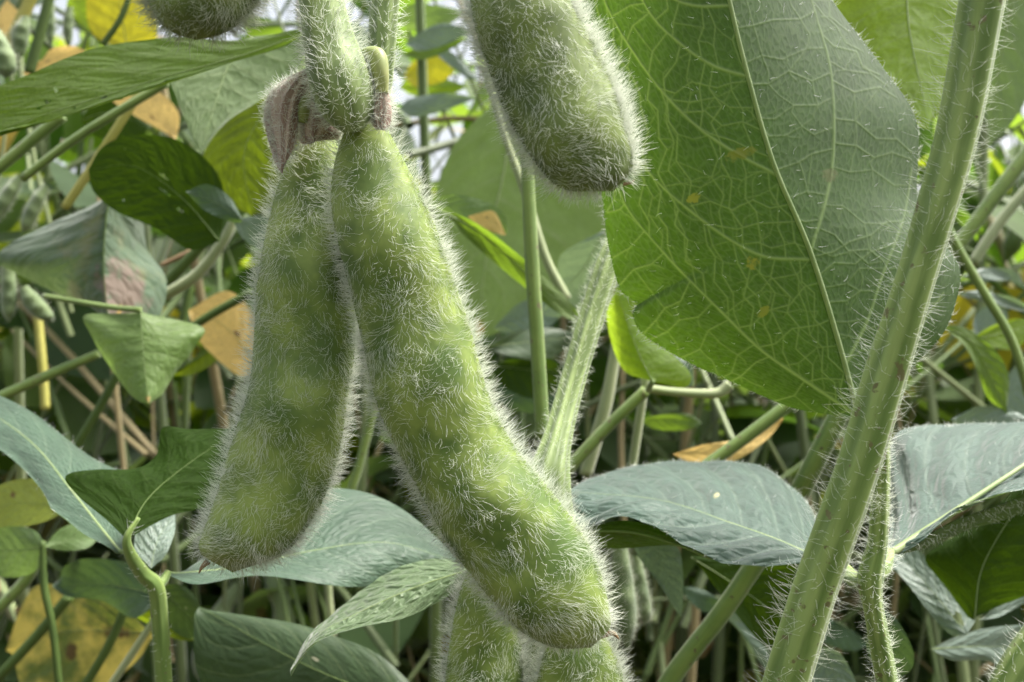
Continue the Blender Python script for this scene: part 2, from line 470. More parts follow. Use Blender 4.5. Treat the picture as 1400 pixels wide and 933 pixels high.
# ------------------------------------------------------------------ pods
def pod(label, Lp, Rp, tip, d, mat, hair=M_HAIR, n=5000, hl=0.0018, hr=3.2e-5, thick=0.72, bulge=(0.25, 0.52, 0.8), bamt=0.22,
        fringe=1800, beak=None, edge=0.34, group='hairy soybean pods hanging on the stalks', tiltd=0.0, calyx=None, lean=(0, 0, 0.12),
        shrink=0.89):
    rows, cols = 120, 72
    ease = np.linspace(0, 1, rows)
    ease = 0.35 * ease + 0.65 * (1 - (1 - ease) ** 2.0)
    ease /= ease[-1]
    Lq = catmull(list(Lp) + [tip], rows, ease=ease)
    Rq = catmull(list(Rp) + [tip], rows, ease=ease)
    tt = np.linspace(0, 1, rows)
    t_arc = ease
    dd = d + tiltd * t_arc
    Lw = np.array([P(x, y, z) for (x, y), z in zip(Lq, dd)])
    Rw = np.array([P(x, y, z) for (x, y), z in zip(Rq, dd)])
    C = (Lw + Rw) / 2
    a = (Rw - Lw) / 2 * shrink
    half = np.linalg.norm(a, axis=1)
    tang = norm(np.gradient(C, axis=0))
    view = norm(C - np.array([0, 0, CAM_H]))
    bdir = norm(np.cross(tang, norm(a)))
    bdir *= -np.sign((bdir * view).sum(1, keepdims=True))
    bdir = norm(0.6 * bdir - 0.4 * view)
    bb = np.ones(rows)
    for c in bulge:
        bb += bamt * np.exp(-((t_arc - c) / 0.085) ** 2)
    bb -= 0.5 * bamt
    # fade the bulge in the blunt tip
    w = np.interp(t_arc, [0, 0.08, 0.9, 1], [0.9, 1, 1, 0.8])
    th = np.linspace(0, 2 * math.pi, cols, endpoint=False)
    cx, sx = np.cos(th), np.sin(th)
    sy = np.sign(sx) * np.abs(sx) ** 1.12
    sut = 1.0 + 0.03 * np.exp(-((np.abs(cx) - 1) / 0.012) ** 2)
    pts = (C[:, None] + a[:, None] * (cx * sut)[None, :, None]
           + bdir[:, None] * (half * thick * bb * w)[:, None, None] * sy[None, :, None])
    # low-frequency unevenness
    nz = np.zeros((rows, cols))
    for _ in range(7):
        f1, f2, p = rng.uniform(2, 11), rng.integers(1, 5), rng.uniform(0, 6.28)
        nz += np.sin(f1 * tt[:, None] * 3 + f2 * th[None] + p)
    pts = pts + (pts - C[:, None]) * (nz * 0.006)[..., None]
    nor = normals_grid(pts, True)
    if ((nor * (pts - C[:, None])).sum()) < 0:
        nor = -nor
    base = C[0]
    root = thing('soybean_pod', label, 'pod', base, group)
    q = grid_quads(rows, cols, True)
    capv = pts[0].mean(0)
    uv = np.stack(np.broadcast_arrays(np.linspace(0, 1, cols)[None], t_arc[:, None]), -1).reshape(-1, 2)
    me = mesh_np('husk', pts.reshape(-1, 3), q, mat, uv)
    husk = link('husk', me, root)
    # hairs
    pat = np.zeros((rows, cols))
    for _ in range(9):
        kv = norm(rng.normal(size=3)) * 6.28 / rng.uniform(0.003, 0.010)
        pat += np.sin(pts @ kv + rng.uniform(0, 6.28))
    wt = 0.5 + np.clip(pat * 0.22 + 0.55, 0, 2.5)          # thick and thin patches in the coat
    fuzz('fuzz', (pts, nor, True), root, int(n * 1.35), hl * 0.72, hr * 0.44, hair, lean=lean, spread=0.17, out=edge, weight=wt, lo=0.10, flowamt=0.26,
         tang=norm(np.gradient(C, axis=0)), tang_amt=0.5, curl=0.10)
    if fringe:
        ew = np.exp(-((np.abs(cx) - 1) / 0.035) ** 2)[None] * (0.7 + 0.6 * rng.random((rows, 1)))
        fuzz('suture_fringe', (pts, nor, True), root, int(fringe * 1.35), hl * 0.84, hr * 0.8, hair, lean=(0, 0, 0.16), spread=0.2, out=0.95, flowamt=0.08,
             weight=np.broadcast_to(ew, (rows, cols)), lo=0.3, curl=0.06)
    if beak is not None:
        bp = [P(x, y, d + tiltd) for x, y in beak]
        tube('beak', np.array(bp), np.linspace(half[-14] * 0.16, half[-14] * 0.03, len(bp)), M_STRAW, root)
    return root, pts, nor


def tube_pts(pl, rad, ridges=0, ramt=0.0, sides=12, n=None, power=1):
    pl = np.asarray(pl, float)
    n = n or max(8, len(pl) * 8)
    pr = np.column_stack([pl, np.asarray(rad, float).reshape(-1, 1) * np.ones((len(pl), 1))])
    q = catmull(pr, n) if len(pl) > 1 else pr
    p, r = q[:, :3], q[:, 3]
    tan = norm(np.gradient(p, axis=0))
    up = np.array([0.13, 1.0, 0.07])
    a = norm(np.cross(tan, up))
    b = np.cross(tan, a)
    th = np.linspace(0, 2 * math.pi, sides, endpoint=False)
    prof = 1 + ramt * np.cos(ridges * th + 0.6)
    pts = p[:, None] + (a[:, None] * np.cos(th)[None, :, None] + b[:, None] * np.sin(th)[None, :, None]) * (r[:, None] * prof[None])[..., None]
    return pts, p


def tube(name, pl, rad, mat, parent=None, ridges=0, ramt=0.0, sides=10, n=None, cap=True):
    pts, p = tube_pts(pl, rad, ridges, ramt, sides, n)
    r, c = pts.shape[:2]
    if cap:
        pts = np.concatenate([np.broadcast_to(p[:1, None], (1, c, 3)), pts, np.broadcast_to(p[-1:, None], (1, c, 3))], 0)
        r += 2
    L = np.r_[0, np.cumsum(np.linalg.norm(np.diff(pts.mean(1), axis=0), axis=1))]
    uv = np.stack(np.broadcast_arrays(np.linspace(0, 1, c)[None], (L * 40)[:, None]), -1).reshape(-1, 2)
    me = mesh_np(name, pts.reshape(-1, 3), grid_quads(r, c, True), mat, uv)
    o = link(name, me, parent)
    return o, pts


def stalk(name, label, cat, pts, mat, hairs=0, hl=0.0015, hr=3.5e-5, ridges=5, ramt=0.06, group=None, hair_mat=None, lean=(0, 0, 0.1),
          sides=20, n=None, extra=None):
    """pts: (px, py, d, half-width px). A single stem, petiole or twig."""
    pl = np.array([P(x, y, d) for x, y, d, h in pts])
    rad = np.array([h * K * d for x, y, d, h in pts])
    root = thing(name, label, cat, pl[-1] if pl[-1][2] < pl[0][2] else pl[0], group)
    o, g = tube('shaft', pl, rad, mat, root, ridges, ramt, sides, n)
    if hairs:
        gg = g[1:-1]
        nor = norm(gg - gg.mean(1, keepdims=True))
        fuzz('fuzz', (gg, nor, True), root, hairs, hl, hr, hair_mat or M_HAIR, lean=lean, spread=0.3, out=0.8, lo=0.3, curl=0.09)
    return root


# ------------------------------------------------------------------ leaves
def leaf_surface(L, M, R, d, e, nr, nc, ruffle=0.0, quilt=0.0, N=7, fold=0.0, uvscale=None, bow=0.0):
    M = list(M)
    Lq = catmull([M[0]] + list(L) + [M[-1]], nr)
    Rq = catmull([M[0]] + list(R) + [M[-1]], nr)
    Mq = catmull(M, nr)
    t = np.linspace(0, 1, nr)
    dm = d[0] + (d[1] - d[0]) * t + bow * np.sin(np.pi * t)
    sh = np.sin(np.pi * t) ** 0.7
    Lw = np.array([P(x, y, z) for (x, y), z in zip(Lq, dm + e[0] * sh)])
    Mw = np.array([P(x, y, z) for (x, y), z in zip(Mq, dm)])
    Rw = np.array([P(x, y, z) for (x, y), z in zip(Rq, dm + e[1] * sh)])
    s = np.linspace(-1, 1, nc)
    s_ = s[None, :, None]
    quad = Lw[:, None] * (s_ * (s_ - 1) / 2) + Mw[:, None] * (1 - s_**2) + Rw[:, None] * (s_ * (s_ + 1) / 2)
    lin = np.where(s_ < 0, Mw[:, None] * (1 + s_) - Lw[:, None] * s_, Mw[:, None] * (1 - s_) + Rw[:, None] * s_)
    pts = quad * (1 - fold) + lin * fold
    nor = normals_grid(pts, False)
    sz = np.linalg.norm(Mw[-1] - Mw[0])
    # soft ruffle of the blade, stronger towards the margin
    h = np.zeros((nr, nc))
    for _ in range(6):
        f1, f2, p = rng.uniform(2, 9), rng.uniform(-3, 3), rng.uniform(0, 6.28)
        h += np.sin(f1 * t[:, None] + f2 * s[None] + p) * (0.15 + 0.85 * np.abs(s[None]) ** 1.5)
    pts = pts + nor * (h * ruffle * sz * 0.012 * np.minimum(1, 6 * sh)[:, None])[..., None]
    if quilt:
        a = np.abs(s)[None]
        w = (t[:, None] - 0.26 * a**1.25) * N + (s[None] > 0) * 0.45
        q = np.abs(np.mod(w, 1) - 0.5) * 2
        hq = (np.sin(q * np.pi / 2)) * np.minimum(1, a * 4) * np.minimum(1, (1 - a) * 4 + 0.3)
        pts = pts + nor * (hq * quilt * sh[:, None])[..., None]
    uv = np.stack(np.broadcast_arrays((s[None] + 1) / 2, t[:, None]), -1)
    return pts, uv, Mw


def leaf(label, mat, L, M, R, d, e=(0, 0), face='top', ruffle=1.0, quilt=0.0, N=7, nr=48, nc=31, holes=(), rib=0.0042, ribmat=None,
         fold=0.3, group=None, petiole=None, fz=0, bow=0.0, cat='leaf', name='soybean_leaf', jag=0.0, pmat=None, pw=4):
    if jag:
        L = [(x + rng.normal() * jag, y + rng.normal() * jag) for x, y in L]
        R = [(x + rng.normal() * jag, y + rng.normal() * jag) for x, y in R]
    pts, uv, Mw = leaf_surface(L, M, R, d, e, nr, nc, ruffle, quilt, N, fold, bow=bow)
    root = thing(name, label, cat, Mw[0], group)
    q = grid_quads(nr, nc)
    nor = normals_grid(pts, False)
    ctr = pts - np.array([0, 0, CAM_H])
    facing = -(nor * ctr).sum(-1).mean() > 0        # grid normal looks at the lens
    if (face == 'top') != facing:
        q = q[:, ::-1]
        nor = -nor
    keep = None
    if holes:
        cu = uv.reshape(-1, 2)[q].mean(1)
        keep = np.ones(len(q), bool)
        for hu, hv, ru, rv in holes:
            ang = np.arctan2(cu[:, 1] - hv, cu[:, 0] - hu)
            keep &= (((cu[:, 0] - hu) / ru) ** 2 + ((cu[:, 1] - hv) / rv) ** 2) > 1 + 0.35 * np.sin(3 * ang + hu * 40)
    me = mesh_np('blade', pts.reshape(-1, 3), q, G[mat] if isinstance(mat, str) else mat, uv.reshape(-1, 2), keep=keep)
    bl = link('blade', me, root)
    c = nc // 2
    if rib:
        sz = np.linalg.norm(Mw[-1] - Mw[0])
        mp = pts[::3, c]
        # the rib stands proud on the under side
        un = -nor[::3, c]
        rr = np.linspace(1, 0.15, len(mp)) * sz * rib
        tube('midrib', mp + un * (rr * 0.55)[:, None], rr, ribmat or M_RIB, root, sides=6, n=len(mp) * 2)
    if petiole:
        pl = np.array([Mw[0]] + [P(x, y, z) for x, y, z in petiole])
        tube('petiole', pl, np.full(len(pl), pw * K * d[0]), pmat or M_STEMG, root, sides=8)
    if fz:
        nn = nor if face == 'top' else nor
        ew = np.zeros((nr, nc)); ew[:, :2] = 1; ew[:, -3:] = 1; ew += 0.01
        side_n = np.zeros_like(pts)
        mid = pts[:, c:c + 1]
        side_n = norm(pts - mid + 1e-9)
        fuzz('margin_fuzz', (pts, side_n, False), root, fz, 0.0009, 2.6e-5, M_HAIR, spread=0.45, out=0.8, weight=ew, lo=0.0)
    return root, pts, uv, nor, bl


exec_sections = []
# =================================================================== CAMERA, SKY, SUN
cam_d = bpy.data.cameras.new('camera')
cam_d.lens, cam_d.sensor_width = LENS, SENSOR
cam_d.clip_start, cam_d.clip_end = 0.004, 400
cam_d.dof.use_dof = True
cam_d.dof.focus_distance = 0.094
cam_d.dof.aperture_fstop = 50
cam = bpy.data.objects.new('camera', cam_d)
cam.location = (0, 0, CAM_H)
cam.rotation_euler = (math.radians(90), 0, 0)
COL.objects.link(cam)
S.camera = cam

SUN_EL, SUN_AZ = math.radians(62), math.radians(80)      # azimuth clockwise from +Y (the way the lens looks) to +X
W = bpy.data.worlds.new('World')
S.world = W
W.use_nodes = True
wn = W.node_tree
bg = wn.nodes['Background']
sky = wn.nodes.new('ShaderNodeTexSky')
sky.sky_type = 'NISHITA'
sky.sun_disc = False
sky.sun_elevation, sky.sun_rotation = SUN_EL, SUN_AZ
sky.air_density, sky.dust_density, sky.ozone_density = 1.0, 6.0, 0.6
hsv = wn.nodes.new('ShaderNodeHueSaturation')        # overcast: the sky's blue is mostly veiled by cloud
hsv.inputs['Saturation'].default_value = 0.35
wn.links.new(sky.outputs[0], hsv.inputs['Color'])
wn.links.new(hsv.outputs[0], bg.inputs[0])
bg.inputs[1].default_value = 0.062
sun = bpy.data.lights.new('sun', 'SUN')
sun.energy, sun.angle, sun.color = 1.5, math.radians(13), (1.0, 0.96, 0.88)
so = bpy.data.objects.new('sun', sun)
dirv = Vector((math.sin(SUN_AZ) * math.cos(SUN_EL), math.cos(SUN_AZ) * math.cos(SUN_EL), math.sin(SUN_EL)))
so.rotation_euler = dirv.to_track_quat('Z', 'Y').to_euler()
so.location = (0.3, 0.3, 2)
COL.objects.link(so)

S.view_settings.view_transform = 'Standard'
S.view_settings.look = 'None'
S.view_settings.gamma = 1
S.view_settings.exposure = 2.38
S.cycles.use_denoising = True
S.cycles.max_bounces = 10
S.cycles.diffuse_bounces = 5
S.cycles.transmission_bounces = 6
S.cycles.caustics_reflective = False
S.cycles.caustics_refractive = False

# =================================================================== FOREGROUND PODS
MAIN_L = [(478, 160), (458, 215), (450, 270), (457, 330), (474, 400), (495, 480), (515, 560), (545, 630), (585, 700), (625, 765), (665, 820), (705, 862), (755, 886)]
MAIN_R = [(522, 160), (556, 222), (590, 290), (620, 370), (648, 450), (672, 540), (705, 608), (755, 668), (795, 720), (822, 775), (834, 820), (835, 858)]
pod_main, *_ = pod('big furry green pod hanging in the middle, leaning to the right, the largest pod', MAIN_L, MAIN_R, (808, 886), 0.0945, M_POD,
                   shrink=0.93, n=7200, fringe=2500, beak=[(822, 868), (838, 866), (846, 874)], bulge=(0.22, 0.45, 0.66, 0.86), bamt=0.30)
LEFT_L = [(404, 178), (386, 230), (364, 310), (351, 380), (348, 440), (340, 515), (324, 580), (308, 630), (292, 680), (275, 728), (273, 756)]
LEFT_R = [(456, 178), (475, 240), (481, 310), (485, 400), (486, 470), (478, 540), (470, 600), (453, 660), (427, 715), (390, 757)]
pod_left, *_ = pod('furry green pod hanging straight beside the largest pod, with a brown dry calyx', LEFT_L, LEFT_R, (318, 783), 0.0985, M_POD,
                   shrink=0.95, n=6200, fringe=2100, beak=[(284, 768), (276, 776), (272, 784)], bulge=(0.3, 0.58, 0.85), bamt=0.26)
UR_L = [(650, -110), (641, -40), (640, 10), (652, 65), (675, 125), (700, 182), (730, 230), (770, 260)]
UR_R = [(735, -110), (765, -50), (787, 0), (815, 58), (842, 110), (858, 162), (866, 205), (864, 235)]
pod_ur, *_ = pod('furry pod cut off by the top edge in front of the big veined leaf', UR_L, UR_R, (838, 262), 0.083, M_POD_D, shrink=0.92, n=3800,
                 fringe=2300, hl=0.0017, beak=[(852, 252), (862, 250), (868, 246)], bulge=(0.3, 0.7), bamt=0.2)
UL_L = [(200, -150), (186, -70), (190, -15), (205, 20), (232, 44)]
UL_R = [(380, -150), (385, -70), (366, -10), (342, 25), (308, 46)]
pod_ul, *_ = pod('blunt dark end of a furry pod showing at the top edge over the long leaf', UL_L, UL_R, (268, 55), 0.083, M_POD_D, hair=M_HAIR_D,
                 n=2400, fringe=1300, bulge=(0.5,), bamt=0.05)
BL_L = [(660, 740), (632, 790), (615, 850), (606, 920), (600, 1000), (605, 1060)]
BL_R = [(690, 740), (705, 800), (716, 860), (720, 930), (718, 1000), (700, 1060)]
pod_bl, *_ = pod('furry pod hanging at the bottom edge, left of the tip of the largest pod', BL_L, BL_R, (655, 1110), 0.107, M_POD, n=3000,
                 fringe=1200, bamt=0.08)
BM_L = [(690, 800), (680, 860), (672, 930), (672, 1000)]  # pod added in dark skin to stand for shade between its neighbours
BM_R = [(720, 800), (735, 860), (742, 930), (740, 1000)]
pod_bm, *_ = pod('dark furry pod filling the shade between two pods below the largest', BM_L, BM_R, (705, 1060), 0.112, M_POD_D, n=2200,
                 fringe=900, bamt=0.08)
BR_L = [(775, 810), (752, 860), (735, 905), (722, 970), (720, 1040)]
BR_R = [(800, 810), (828, 862), (850, 905), (866, 960), (872, 1040)]
pod_br, *_ = pod('pale furry pod at the bottom edge straight under the tip of the largest pod', BR_L, BR_R, (810, 1110), 0.106, M_POD, n=3000,
                 fringe=1200, bamt=0.08)

# calyx flaps (children of the pods they sit on)
def flap(parent, outline_l, mid, outline_r, d, mat, hairs, e=(0.001, 0.001), name='calyx'):
    pts, uv, Mw = leaf_surface(outline_l, mid, outline_r, (d, d), (e[0], e[1]), 30, 17, ruffle=1.2)
    s = np.linspace(-1, 1, 17)
    nor = normals_grid(pts, False)
    pts = pts + nor * (np.sin(s * 14)[None, :, None] * 0.00012)
    th = 0.0003
    a = pts.reshape(-1, 3)
    q = grid_quads(30, 17)
    me = mesh_np(name, a, q, mat, uv.reshape(-1, 2))
    o = link(name, me, parent)
    sgn = np.sign(-(nor * (pts - np.array([0, 0, CAM_H]))).sum(-1).mean())
    fuzz('calyx_fuzz', (pts, nor * sgn, False), o, hairs, 0.0009, 2.2e-5, M_HAIR, spread=0.4, out=0.3, lo=0.1)
    ew = np.zeros((30, 17)); ew[:, :2] = 1; ew[:, -3:] = 1
    side_n = norm(pts - pts[:, 8:9] + nor * sgn * 1e-5)
    fuzz('calyx_fringe', (pts, side_n, False), o, hairs, 0.0010, 2.6e-5, M_HAIR, spread=0.35, out=0.8, weight=ew + 1e-6, lo=0.0)
    return o

flap(pod_left, [(392, 108), (372, 132), (366, 172), (373, 215)], [(420, 92), (396, 130), (388, 170), (386, 238)],
     [(424, 122), (412, 160), (400, 208)], 0.0935, M_CALYX, 600, e=(0.0025, 0.001))
flap(pod_left, [(415, 150), (408, 175), (412, 195)], [(432, 132), (432, 160), (430, 195)], [(450, 150), (462, 175), (466, 192)], 0.0935, M_CALYX, 300,
     e=(0.002, 0.002))
flap(pod_main, [(508, 130), (506, 155), (514, 172)], [(515, 105), (522, 140), (522, 178)], [(530, 120), (538, 150), (534, 172)], 0.0912, M_CALYX, 260,
     e=(0.001, 0.001))
o, g = tube('stub', np.array([P(498, 75, 0.0925), P(515, 78, 0.0918), P(520, 100, 0.0914), P(523, 128, 0.0915)]),
            np.array([10, 13, 12, 8]) * K * 0.092, M_STUB, pod_main, sides=14)
o, g = tube('stub', np.array([P(436, 118, 0.095), P(422, 132, 0.0945), P(416, 150, 0.094), P(414, 168, 0.094)]),
            np.array([9, 10, 9, 6]) * K * 0.094, M_STUB, pod_left, sides=14)

# stems in front
stalk('pod_peduncle', 'thick fuzzy green stub the two middle pods hang from', 'stem',
      [(428, -60, 0.092, 28), (438, 0, 0.092, 30), (450, 60, 0.0918, 36), (465, 115, 0.0915, 43), (478, 155, 0.092, 36), (484, 178, 0.0925, 16)], M_PET, 1900, hl=0.0014, hr=2.4e-5,
      ridges=3, ramt=0.03, sides=28)
stalk('petiole', 'pale upright leaf stalk close behind the stub that carries the pods', 'stem',
      [(532, -60, 0.105, 20), (526, 0, 0.105, 19), (520, 90, 0.105, 18), (510, 170, 0.106, 18)], M_PET, 700, hl=0.0014, ridges=4, ramt=0.07)
stalk('petiole', 'ridged hairy leaf stalk rising behind the largest pod to the big veined leaf', 'stem',
      [(905, 200, 0.139, 13), (866, 285, 0.135, 14), (834, 355, 0.131, 17), (806, 440, 0.127, 17), (777, 540, 0.122, 17), (760, 605, 0.118, 20), (750, 655, 0.115, 28), (754, 695, 0.114, 27), (775, 790, 0.114, 26), (800, 930, 0.114, 28)],
      M_PET, 2900, hl=0.0010, hr=2.2e-5, ridges=7, ramt=0.09, sides=56, n=90)
stalk('main_stalk', 'long thick ridged stalk crossing the big veined leaf from top to bottom', 'stalk',
      [(1358, -80, 0.079, 29), (1343, 0, 0.080, 29), (1310, 176, 0.081, 27.5), (1276, 300, 0.0815, 26), (1246, 400, 0.082, 25.5), (1211, 512, 0.083, 28), (1180, 618, 0.0835, 28), (1152, 700, 0.084, 28.5),
       (1113, 810, 0.085, 29), (1070, 950, 0.086, 30), (1036, 1060, 0.086, 30)], M_STALK, 1500, hl=0.0020, hr=1.2e-5, ridges=6, ramt=0.075, sides=40, n=120, lean=(-0.1, 0, 0.15))

# =================================================================== BIG VEINED LEAF
HB = (1176, 580)
H_M = [HB, (1150, 480), (1108, 345), (1058, 225), (1024, 110), (997, 0), (972, -120), (950, -260)]
H_L = [(1100, 568), (1055, 552), (1000, 526), (940, 497), (880, 458), (866, 432), (872, 415), (850, 396), (835, 335), (828, 270), (815, 200), (800, 100), (785, 0), (795, -120), (860, -210)]
H_R = [(1215, 530), (1255, 488), (1285, 455), (1302, 415), (1308, 368), (1280, 325), (1252, 270), (1252, 168), (1206, 92), (1138, 0), (1085, -90), (1010, -200)]
hero, hp, huv, hn, hb = leaf('big leaf seen from below with a net of pale veins, beside the thick crossing stalk', 'hero', H_L, H_M, H_R, (0.111, 0.107),
                             e=(0.006, 0.011), face='under', ruffle=0.35, nr=640, nc=421, rib=0.0, fold=0.45, fz=900)
hpix = np.stack([700 + hp[..., 0] / (K * hp[..., 1]), 466.5 - (hp[..., 2] - CAM_H) / (K * hp[..., 1])], -1)
hside = hn * np.sign(-(hn * (hp - np.array([0, 0, CAM_H]))).sum(-1).mean())


def on_leaf(poly, n, lift):
    q = catmull(poly, n)
    if len(poly) < 40 and n <= 2 * len(poly):       # small veins kink where they meet: keep their corners
        pp = np.asarray(poly, float)
        q = np.stack([np.interp(np.linspace(0, 1, n), np.linspace(0, 1, len(pp)), pp[:, k]) for k in (0, 1)], 1)
    flat = hpix.reshape(-1, 2)
    out = []
    for x, y in q:
        dd = (flat[:, 0] - x) ** 2 + (flat[:, 1] - y) ** 2
        k = np.argpartition(dd, 6)[:6]
        wk = 1 / (dd[k] + 2.0)
        dep = (hp.reshape(-1, 3)[k, 1] * wk).sum() / wk.sum()
        out.append(P(x, y, dep) + hside.reshape(-1, 3)[k[0]] * lift)
    return np.array(out)


def multi_tube(name, polys, mat, parent, sides=5):
    V, Q, off = [], [], 0
    for pl, r0, r1 in polys:
        pts, _ = tube_pts(pl, np.linspace(r0, r1, len(pl)), sides=sides, n=len(pl))
        V.append(pts.reshape(-1, 3))
        Q.append(grid_quads(len(pts), sides, True) + off)
        off += len(pts) * sides
    return link(name, mesh_np(name, np.vstack(V), np.vstack(Q), mat), parent)

multi_tube('midrib', [(on_leaf(H_M, 90, 0.00003), 0.00029, 0.00020)], M_MID, hb, 8)
LSEC = [
    [(1163, 562), (1100, 520), (1040, 478), (985, 425), (930, 370), (885, 320), (858, 285), (840, 245)],
    [(1105, 355), (1050, 352), (1010, 335), (965, 305), (905, 255), (860, 200), (825, 130)],
    [(1060, 238), (1010, 212), (955, 175), (905, 125), (865, 70), (835, 20), (810, -40)],
    [(1022, 105), (975, 90), (930, 60), (890, 20), (860, -40)],
    [(996, 8), (950, 8), (915, -5), (880, -40)],
]
RSEC = [
    [(1155, 500), (1185, 440), (1205, 380), (1235, 300), (1246, 230)],
    [(1108, 345), (1132, 260), (1140, 190), (1136, 100), (1118, 30), (1100, -30)],
    [(1165, 540), (1215, 500), (1262, 440), (1290, 400)],
]
# the ladder of small veins between the laterals
net = []
MIDL = [(x, y) for x, y in H_M]
def ladder(A, B, n, r, across=None):
    """Rungs between two laterals, kinked where short links join one rung to the next: one connected net."""
    a, b = catmull(A, 300), catmull(B, 300)
    prev = None
    for k in range(n + 1):
        ta = np.clip((k + rng.uniform(-0.28, 0.28)) / n, 0.01, 0.99)
        tb = np.clip(ta + rng.uniform(-0.05, 0.05), 0.01, 0.99)
        p, q = a[int(ta * 299)], b[int(tb * 299)]
        L = np.linalg.norm(q - p)
        if L < 8:
            prev = None
            continue
        m = max(2, int(round(L / 27)))
        tt = np.linspace(0, 1, m + 1)
        tt[1:-1] += rng.uniform(-0.25, 0.25, m - 1) / m
        per = np.array([-(q - p)[1], (q - p)[0]]) / L
        zig = rng.choice([-1, 1]) * 5.0 * np.where(np.arange(m + 1) % 2, 1, -1) + rng.normal(size=m + 1) * 3.0
        zig[0] = zig[-1] = 0
        line = p + (q - p) * tt[:, None] + per * zig[:, None]
        net.append((line, r * rng.uniform(0.8, 1.15), r * 0.75))
        if prev is not None:
            for i in range(1, m):
                if rng.random() < 0.5:
                    jx = int(np.argmin(((prev - line[i]) ** 2).sum(1)))
                    e = prev[jx]
                    md = (line[i] + e) / 2 + rng.normal(size=2) * 4
                    net.append((np.array([line[i], md, e]), r * 0.62, r * 0.55))
                elif rng.random() < 0.8:
                    e = line[i] + (prev.mean(0) - line[i]) * 0.3 + rng.normal(size=2) * 8
                    net.append((np.array([line[i], (line[i] + e) / 2 + rng.normal(size=2) * 2, e]), r * 0.55, r * 0.3))
        prev = line


EDGE_L = [(1140, 574), (1055, 552), (1000, 526), (940, 497), (880, 458), (850, 396), (835, 335), (828, 270)]
EDGE_R = [(1255, 488), (1302, 415), (1308, 368), (1252, 270), (1252, 168), (1206, 92), (1138, 0)]
rr = 0.000068
ladder(LSEC[0], EDGE_L, 11, rr)
ladder(LSEC[0][:6], [(1105, 355), (1050, 352), (1010, 335), (965, 305), (905, 255), (860, 200)], 12, rr)
ladder(LSEC[1], LSEC[2], 12, rr)
ladder(LSEC[2], LSEC[3], 10, rr)
ladder(LSEC[3], LSEC[4], 6, rr)
ladder([(1163, 550), (1150, 480), (1108, 350)], [(1120, 535), (1040, 478), (985, 425)], 5, rr)
ladder([(1105, 340), (1062, 235)], [(1010, 335), (905, 250)], 3, rr)
ladder([(1055, 225), (1024, 110)], [(955, 175), (900, 120)], 3, rr)
rr *= 0.7
ladder([(1150, 480), (1110, 350)], RSEC[0][:4], 6, rr)
ladder(RSEC[1], RSEC[0][::-1] and [(1205, 380), (1235, 300), (1246, 230), (1240, 160), (1200, 100), (1150, 30)], 10, rr)
ladder([(1108, 345), (1058, 225), (1024, 110), (997, 0)], RSEC[1], 9, rr)
ladder(RSEC[0], [(1255, 440), (1290, 400), (1260, 300), (1250, 240)], 6, rr)
# press the veins into the blade: raised on the under side, clearer than the tissue between them
X0, Y0 = 740, -290
VI = np.zeros((900, 600), np.float32)


def stamp(q, sig, amp):
    R = int(3 * sig) + 1
    g = np.arange(-R, R + 1)
    ix, iy = np.floor(q[:, 0] - X0).astype(int), np.floor(q[:, 1] - Y0).astype(int)
    for dx in g:
        for dy in g:
            xx, yy = ix + dx, iy + dy
            ok = (xx >= 0) & (xx < 600) & (yy >= 0) & (yy < 900)
            d2 = (xx + X0 + 0.5 - q[:, 0]) ** 2 + (yy + Y0 + 0.5 - q[:, 1]) ** 2
            val = amp * np.exp(-d2 / (2 * sig * sig))
            np.maximum.at(VI, (yy[ok], xx[ok]), val[ok])


def dense(line):
    L = np.linalg.norm(np.diff(line, axis=0), axis=1)
    out = [line[i] + (line[i + 1] - line[i]) * np.arange(0, 1, 0.5 / max(l, 0.5))[:, None] for i, l in enumerate(L)]
    return np.vstack(out)

for p in LSEC + RSEC:
    q = catmull(p, 1400)
    k = np.linspace(0, 1, 5)
    for i in range(4):
        stamp(q[i * 350:(i + 1) * 350], 1.55 - 0.25 * i, 1.0 - 0.08 * i)
for l, a_, b_ in net:
    stamp(dense(np.asarray(l)), 0.5 + 0.2 * a_ / 0.000068, 0.22 + 0.5 * min(1, a_ / 0.000068) ** 1.5)
fx, fy = hpix[..., 0].ravel() - X0 - 0.5, hpix[..., 1].ravel() - Y0 - 0.5
ix, iy = np.clip(np.floor(fx).astype(int), 0, 598), np.clip(np.floor(fy).astype(int), 0, 898)
wx, wy = np.clip(fx - ix, 0, 1), np.clip(fy - iy, 0, 1)
vv = ((1 - wy) * ((1 - wx) * VI[iy, ix] + wx * VI[iy, ix + 1]) + wy * ((1 - wx) * VI[iy + 1, ix] + wx * VI[iy + 1, ix + 1]))
at = hb.data.attributes.new('vein', 'FLOAT', 'POINT')
at.data.foreach_set('value', vv.astype(np.float32))
co = (hp.reshape(-1, 3) + hside.reshape(-1, 3) * (vv * 0.00009)[:, None] - root_of(hb)).astype(np.float32)
hb.data.vertices.foreach_set('co', co.ravel())
hb.data.update()
